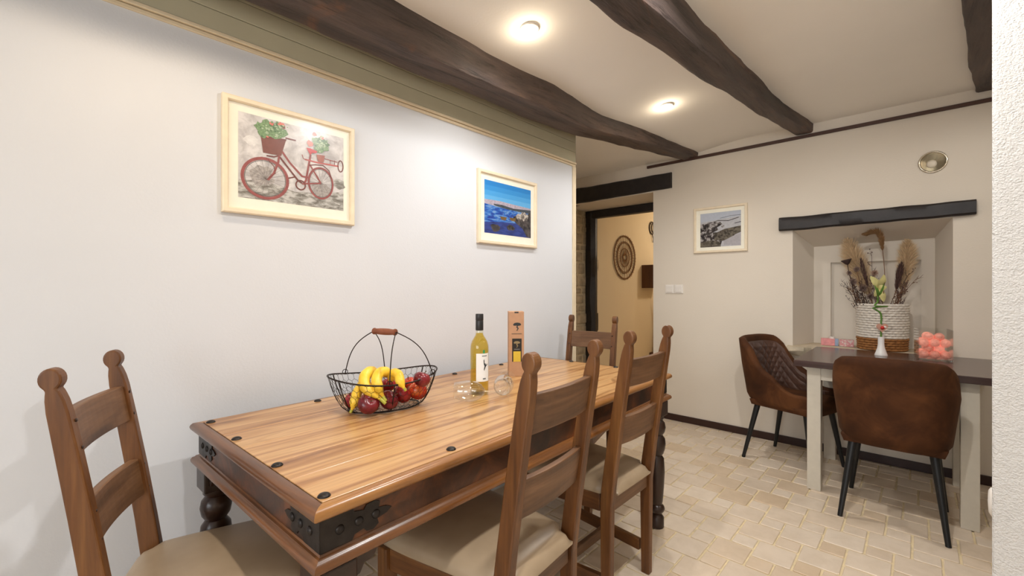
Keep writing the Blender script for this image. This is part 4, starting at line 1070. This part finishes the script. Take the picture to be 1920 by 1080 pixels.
# square glass vase full of glowing pink balls
a, b = onz(1723, 676, SZ), onz(1787, 680, SZ)
dirx = (b - a); dirx.z = 0; gw = .150; ang = math.atan2(dirx.y, dirx.x) - .08
gc = (a + b) / 2 + Vector((-math.sin(ang), math.cos(ang), 0)) * gw / 2
gv = thing('glass_vase', 'square clear glass vase full of pink balls on the small table', 'vase', (gc.x, gc.y, SZ + .0006), ang)
gh, h2 = .185, gw / 2
for k in range(4):
    r = Matrix.Rotation(k * PI / 2, 3, 'Z'); MB().box((0, 0, 0), (gw - .007, .004, gh)).build('pane', GLASS, gv, loc=r @ Vector((0, -h2 + .002, gh / 2)), rot=(0, 0, k * PI / 2))
MB().b2(-h2 + .004, h2 - .004, -h2 + .004, h2 - .004, 0, .012).build('base', GLASS, gv)
rb = random.Random(11)
def pink(k): return plain('pink_ball_%d' % k, L(240, 150, 132), .35, emit=(1, .36, .26, 1), es=.10 + .13 * k, var=.35, vs=55, bmp=.8, bs_=60)
PKM = [pink(k) for k in range(3)]
spots = []
for lay in range(4):
    for ix in ((-1, 0, 1) if lay % 2 == 0 else (-.5, .5)):
        for iy in ((-1, 0, 1) if lay % 2 == 0 else (-.5, .5)):
            spots.append((ix * .0465, iy * .0465, .0125 + .0245 + lay * .0345))
Rz = Matrix.Rotation(ang, 3, 'Z'); nb = 0
for (x_, y_, z_) in spots:
    if z_ > .13 and x_ > 0 and y_ > 0: continue
    p = Rz @ Vector((x_, y_, 0)) + Vector((gc.x, gc.y, SZ + z_))
    t = MB().sphere((0, 0, 0), .0242, 14, 10).build('pink_ball', PKM[nb % 3], smooth=True, loc=p)
    tag(t, 'glowing pink ball in the square glass vase', 'ball', 'pink balls in the glass vase'); nb += 1

# woven basket with dried flowers in the niche
wc = Vector((-.185, 4.075, NZ0 + .003))
wk = thing('woven_basket', 'round woven basket, white above and brown below, in the niche', 'basket', wc)
WH = plain('white_rope', L(226, 218, 206), .75, var=.12, vs=60, bmp=.4, bs_=120); BRN = plain('brown_rope', L(150, 100, 52), .7, var=.3, vs=50, bmp=.4, bs_=120)
def weave(z0, z1, n, m, name, r0, r1):
    mb = MB()
    for k in range(n):
        z = z0 + (z1 - z0) * (k + .5) / n; R_ = r0 + (r1 - r0) * (k + .5) / n; rr = (z1 - z0) / n * .56; rings = []
        for i in range(97):
            a_ = 2 * PI * i / 96; wob = .0034 * math.sin(24 * a_ + (k % 2) * PI) + .001 * mnoise.noise((a_ * 5, k * 3.3, 1))
            q = rr * (1 + .16 * math.sin(48 * a_ + k))
            rings.append([((R_ + wob + q * math.cos(b)) * math.cos(a_), (R_ + wob + q * math.cos(b)) * math.sin(a_), z + q * math.sin(b) + .0012 * mnoise.noise((a_ * 3, k * 1.7, 9))) for b in [2 * PI * j / 6 for j in range(6)]])
        mb.loft(rings, True, False)
    return mb.build(name, m, wk, smooth=True, fix=False)
weave(.0, .085, 5, BRN, 'brown_weave', .131, .134); weave(.085, .325, 14, WH, 'white_weave', .134, .137)
MB().lathe([(.0004, .002), (.125, .002), (.130, .008), (.130, .31), (.124, .31), (.124, .02), (.0004, .02)], 32).build('liner', plain('basket_liner', L(120, 96, 70), .9), wk, smooth=True, auto=40)

def hairs(mb, path, n, ln, spread, rs_, wd=.0009, droop=.0, mi=0):
    P = smooth_path(path, 6); m = len(P)
    for k in range(n):
        s = rs_.random(); i = min(m - 2, int(s * (m - 1))); p = P[i].lerp(P[i + 1], rs_.random()); t = (P[i + 1] - P[i]).normalized()
        a_ = Vector((rs_.gauss(0, 1), rs_.gauss(0, 1), rs_.gauss(0, 1))); a_ = (a_ - t * a_.dot(t)).normalized()
        prof = math.sin(PI * min(1, s * .9 + .1)) ** .7
        l_ = ln * prof * rs_.uniform(.6, 1.2); d = (t * (1 - spread) + a_ * spread).normalized()
        q1 = p + d * l_ * .55; q2 = q1 + (d + Vector((0, 0, -droop))).normalized() * l_ * .45
        sd = d.cross(Vector((rs_.gauss(0, 1), rs_.gauss(0, 1), rs_.gauss(0, 1)))).normalized() * wd
        mb.add([p - sd, p + sd, q1 + sd, q1 - sd, q2], [(0, 1, 2, 3), (3, 2, 4)], mi)
ND = 4.075   # niche plane the stems stand in
def npt(u, v, dy=0): p = ony(u, v, ND + dy); return p
def plume(name, label, cat, pix, n, ln, spread, m_h, m_s, dy=0, droop=.2, grp='dried stems in the woven basket', frac=.35, wd=.0011):
    P = [npt(u, v, dy) for u, v in pix]; c_ = Vector((wc.x, wc.y + dy * .5, wc.z + .03)); base = Vector((wc.x + (P[0].x - wc.x) * .5, wc.y + dy * .6, wc.z + .03))
    t = thing(name, label, cat, base, 0, grp); Q = [Vector((0, 0, 0))] + [p - base for p in P]
    MB().tube(smooth_path(Q), .0022, 5).build('stalk', m_s, t, smooth=True)
    k = max(1, int(len(Q) * frac)); mb = MB(); hairs(mb, Q[k:], n, ln, spread, random.Random(len(pix) + n), wd, droop); o = mb.build('plume', m_h, t, fix=False); o['kind'] = 'stuff'
PAMP = plain('pampas_beige', L(226, 198, 158), .9, var=.15, vs=60); PAMB = plain('grass_brown', L(140, 104, 66), .9, var=.25, vs=60); STK = plain('dry_stalk', L(120, 84, 58), .8, var=.2)
PURP = plain('dry_purple', L(96, 70, 62), .85, var=.3, vs=50); DKT = plain('dry_dark', L(62, 44, 40), .8, var=.2); PALE = plain('pale_leaf', L(214, 206, 140), .7, var=.15, vs=30); GREYF = plain('dry_grey', L(146, 122, 112), .9, var=.25, vs=60)
plume('pampas_grass', 'wide beige pampas plume leaning left in the woven basket', 'dried grass', [(1640, 590), (1630, 555), (1610, 505), (1588, 450)], 3200, .135, .42, PAMP, STK, .04, .15, frac=.5, wd=.0013)
plume('pampas_grass', 'beige pampas plume standing upright at right in the woven basket', 'dried grass', [(1675, 590), (1690, 545), (1699, 495), (1702, 452)], 3000, .095, .44, PAMP, STK, .04, .15, frac=.5, wd=.0013)
plume('bent_grass', 'tall brown grass head bent over to the left in the woven basket', 'dried grass', [(1655, 570), (1659, 520), (1655, 470), (1651, 444), (1640, 437), (1618, 439)], 2200, .05, .34, PAMB, STK, -.10, .25, frac=.45, wd=.0013)
plume('brown_grass', 'narrow purplish grass spike right of the middle in the basket', 'dried grass', [(1668, 580), (1680, 545), (1690, 495)], 1000, .06, .3, PURP, STK, -.02, .0, frac=.5)
plume('brown_grass', 'narrow purplish grass spike left of the middle in the basket', 'dried grass', [(1640, 585), (1628, 540), (1614, 487)], 700, .05, .26, PURP, STK, -.01, .0, frac=.5)
def twig(label, pix, seed, m, dy=0, berries=0, nb_=10):
    P = [npt(u, v, dy) for u, v in pix]; base = Vector((wc.x + (P[0].x - wc.x) * .6, wc.y + dy * .6, wc.z + .03)); t = thing('dried_twig', label, 'dried twig', base, 0, 'dried stems in the woven basket')
    Q = smooth_path([Vector((0, 0, 0))] + [p - base for p in P]); rs_ = random.Random(seed); mb = MB(); mb.tube(Q, [.0024 - .0014 * i / len(Q) for i in range(len(Q))], 5)
    tips = []
    for k in range(nb_):
        i = rs_.randint(len(Q) // 3, len(Q) - 2); d = (Q[i + 1] - Q[i]).normalized(); a_ = Vector((rs_.gauss(0, 1), rs_.gauss(0, .6), rs_.gauss(0, 1) * .5)).normalized()
        p1 = Q[i] + (d * .7 + a_ * .7) * rs_.uniform(.018, .04); p2 = p1 + (d + a_ * .3 + Vector((0, 0, .3))) * rs_.uniform(.01, .03); mb.tube([Q[i], p1, p2], [.0014, .0011, .0007], 4); tips.append(p2)
        for q in range(2):
            p3 = p1 + Vector((rs_.gauss(0, 1), rs_.gauss(0, 1), abs(rs_.gauss(0, 1)))).normalized() * rs_.uniform(.01, .02); mb.tube([p1, p3], [.001, .0006], 3); tips.append(p3)
    mb.build('branches', m, t)
    mb = MB()
    for p in tips[:berries]: mb.sphere(p, rs_.uniform(.0025, .0045), 6, 4)
    if berries: o = mb.build('buds', m, t, smooth=True); o['kind'] = 'stuff'
twig('dark branching twig at the far left of the dried flowers', [(1618, 600), (1600, 560), (1583, 528)], 1, DKT, -.03, 14, 14)
twig('low dark twig leaning left over the basket rim', [(1622, 585), (1606, 555), (1590, 540)], 2, STK, -.06, 10, 12)
twig('upright dark twig behind the middle of the dried flowers', [(1643, 580), (1636, 520), (1634, 470)], 3, PURP, .02, 20, 14)
twig('brown twig leaning far right over the basket rim', [(1668, 590), (1690, 555), (1723, 517)], 4, STK, -.03, 12, 12)
twig('brown twig fanning out right of the middle', [(1672, 590), (1682, 560), (1700, 528)], 5, PURP, -.05, 16, 12)
twig('slim dark twig with two black berries at right', [(1684, 570), (1695, 530), (1705, 512)], 6, DKT, .0, 4, 4)
twig('short dark twig at front left of the basket', [(1630, 590), (1618, 565), (1606, 548)], 7, DKT, -.08, 14, 12)
twig('short upright twig at front right of the basket', [(1678, 592), (1684, 570), (1688, 545)], 8, STK, -.07, 10, 10)
rs = random.Random(21)
for k in range(9):
    u0 = rs.uniform(1618, 1690); top_u = u0 + (u0 - 1655) * rs.uniform(.5, 1.0) + rs.uniform(-8, 8)
    twig('thin dark dried twig among the stems above the basket rim', [(u0, 592), ((u0 + top_u) / 2, 565), (top_u, rs.uniform(515, 550))], 40 + k, (DKT, PURP, STK)[k % 3], rs.uniform(-.09, .03), 14, 14)
# seed head, fluffy grey flowers, pale leaf
base = npt(1612, 590, -.05); hd = npt(1588, 492, -.05)
t = thing('seed_head', 'dark cup-shaped dried seed head at upper left', 'dried flower', (wc.x - .05, wc.y - .03, wc.z + .03), 0, 'dried stems in the woven basket'); o0 = Vector(t.location)
MB().tube(smooth_path([Vector((0, 0, 0)), base - o0, npt(1594, 520, -.05) - o0, hd - o0]), .0025, 5).build('stalk', DKT, t, smooth=True)
MB().lathe([(.004, -.018), (.014, -.010), (.026, .008), (.034, .018), (.030, .020), (.012, .010), (.0004, .008)], 20, tuple(hd - o0), Matrix.Rotation(-.25, 3, 'Y')).build('cup', DKT, t, smooth=True)
for k, (u, v, r_, lab_) in enumerate([(1600, 528, .030, 'fluffy grey-brown dried flower at left'), (1618, 540, .034, 'fluffy grey-brown dried flower left of the pale leaf'), (1592, 512, .020, 'small fluffy dried flower below the dark seed head'), (1640, 512, .026, 'fluffy pinkish dried flower at the centre'), (1606, 505, .024, 'fluffy dried flower between the seed head and the left plume'), (1632, 556, .028, 'low fluffy dried flower just above the basket rim, left of centre')]):
    hd = npt(u, v, -.05); t = thing('fluffy_flower', lab_, 'dried flower', (wc.x + (hd.x - wc.x) * .3, wc.y - .02, wc.z + .03), 0, 'dried stems in the woven basket'); o0 = Vector(t.location)
    MB().tube(smooth_path([Vector((0, 0, 0)), (hd - o0) * .5 + Vector((0, 0, .02)), hd - o0]), .002, 5).build('stalk', STK, t, smooth=True)
    mb = MB(); rs_ = random.Random(k)
    for q in range(260):
        d = Vector((rs_.gauss(0, 1), rs_.gauss(0, 1), rs_.gauss(0, 1))).normalized(); p = hd - o0; e_ = p + d * r_ * rs_.uniform(.6, 1); sd = d.orthogonal().normalized() * .0012; mb.add([p + d * r_ * .2 - sd, p + d * r_ * .2 + sd, e_ + sd * .6, e_ - sd * .6], [(0, 1, 2, 3)])
    o = mb.build('fluff', GREYF if k != 3 else plain('dry_pink', L(176, 142, 122), .9), t, fix=False); o['kind'] = 'stuff'
t = thing('pale_flower', 'pale yellow-green dried flower in the middle of the basket', 'dried flower', (wc.x, wc.y - .06, wc.z + .03), 0, 'dried stems in the woven basket'); o0 = Vector(t.location)
ctr = npt(1646, 540, -.09) - o0
MB().tube(smooth_path([Vector((0, 0, 0)), ctr * .5, ctr]), .0025, 5).build('stalk', STK, t, smooth=True)
for (u, v, w_) in ((1632, 518, .05), (1652, 515, .05), (1660, 538, .045), (1654, 566, .05), (1634, 556, .045), (1644, 500 + 24, .05)):
    leaf(ctr, npt(u, v, -.10) - o0 - FW * .012 * (u % 3), w_, .012, -FW, PALE, t, 'petal')

# small boxes and a candle on the niche sill
p = npt(1556, 640, .03)
t = thing('gift_box', 'small pink box with a blue end on the niche sill', 'box', (p.x, p.y, NZ0 + .001), .15)
MB().b2(-.055, .030, -.025, .025, 0, .052).build('box', plain('box_pink', L(226, 150, 150), .6, var=.15, vs=40), t, bevel=.002); MB().b2(.030, .052, -.025, .025, 0, .052).build('box_end', plain('box_blue', L(150, 166, 192), .6, var=.15, vs=40), t, bevel=.002)
p = npt(1588, 640, .03)
FL = pnoise('box_floral', [(.30, L(70, 96, 70)), (.42, L(226, 216, 208)), (.55, L(206, 120, 128)), (.68, L(232, 222, 214)), (.8, L(120, 90, 130))], 45)
t = MB().b2(-.043, .043, -.025, .025, 0, .050).build('gift_box', FL, bevel=.002, loc=(p.x - .002, p.y + .005, NZ0 + .001), rot=(0, 0, .1)); tag(t, 'small flower-patterned box beside the woven basket on the sill', 'box')
p = npt(1560, 628, .03)
t = thing('tea_light', 'small white tea light on top of the pink box', 'candle', (p.x, p.y, NZ0 + .053)); MB().lathe([(.0004, 0), (.017, 0), (.018, .014), (.0165, .015), (.0004, .012)], 18).build('cup', WHITEP, t, smooth=True, auto=40); MB().tube([(0, 0, .012), (0, 0, .021)], .001, 5).build('wick', INK, t)

# ------------------------------------------------------------------ passage wall decoration
PX = -2.75
c_ = onx(1170, 483, PX)
t = thing('wicker_disc', 'round open wicker wall decoration in the passage', 'wall decoration', (PX + .012, c_.y, c_.z)); WK = plain('wicker', L(126, 88, 50), .8, var=.3, vs=40)
for R_, r_ in ((.275, .012), (.20, .010), (.185, .008), (.115, .010), (.05, .012), (.265, .008)):
    MB().tube([(0, R_ * math.cos(2 * PI * k / 60), R_ * math.sin(2 * PI * k / 60)) for k in range(61)], r_ * .55, 6).build('ring', WK, t, smooth=True)
mb = MB()
for k in range(44):
    a_ = 2 * PI * k / 44 + random.uniform(-.03, .03); mb.tube([(.003, .03 * math.cos(a_), .03 * math.sin(a_)), (.006, .29 * math.cos(a_ + random.uniform(-.04, .04)), .29 * math.sin(a_))], .0022, 4)
o = mb.build('spokes', WK, t); o['kind'] = 'stuff'
a, b = onx(1203, 497, PX), onx(1203, 540, PX)
t = thing('wall_box', 'brown wooden box mounted on the passage wall', 'wall cabinet', (PX, a.y, b.z)); BW = wood('box_brown', 2, [(.3, L(74, 42, 18)), (.7, L(112, 68, 30))], .5)
MB().b2(0, .16, .0, .36, 0, a.z - b.z).build('carcass', BW, t, bevel=.004); MB().b2(.16, .172, .006, .354, .006, a.z - b.z - .006).build('door', BW, t, bevel=.003)
c_ = onx(1221, 428, PX)
t = thing('wall_ornament', 'small dark metal ornament on the passage wall above the brown box', 'wall decoration', (PX + .002, c_.y, c_.z))
for q in range(2): MB().tube([(.01 + .015 * q, .075 * math.cos(2 * PI * k / 24) * (1 - .3 * q), .085 * math.sin(2 * PI * k / 24) * (1 - .3 * q)) for k in range(25)], .008, 6).build('ring', RUST, t, smooth=True)
MB().tube([(.012, 0, -.08), (.02, .02, -.15), (.012, .03, -.20)], .006, 6).build('drop', RUST, t, smooth=True)
c_ = onx(1221, 660, PX)
t = thing('side_cabinet', 'small dark wooden cabinet against the passage wall', 'cabinet', (PX + .002, c_.y - .06, 0))
ch_ = c_.z
MB().b2(0, .22, 0, .40, 0, max(.2, ch_)).build('body', BW, t, bevel=.004); MB().b2(.22, .232, .02, .38, .03, max(.2, ch_) - .03).build('door', BW, t, bevel=.003)
t2 = thing('tall_vase', 'tall slim dark vase on the passage cabinet', 'vase', (PX + .12, c_.y + .12, max(.2, ch_)))
MB().lathe([(.0004, 0), (.05, 0), (.06, .06), (.065, .2), (.05, .36), (.03, .46), (.028, .52), (.036, .56), (.03, .56), (.022, .5), (.0004, .48)], 24).build('body', plain('dark_glaze', L(84, 66, 50), .35, var=.2), t2, smooth=True, auto=60)
for k in range(5):
    leaf((0, 0, .5), (random.uniform(-.05, .06), random.uniform(-.10, .05), .72 + .03 * k), .03, .01, (1, 0, 0), PURP, t2, 'dry_leaf')
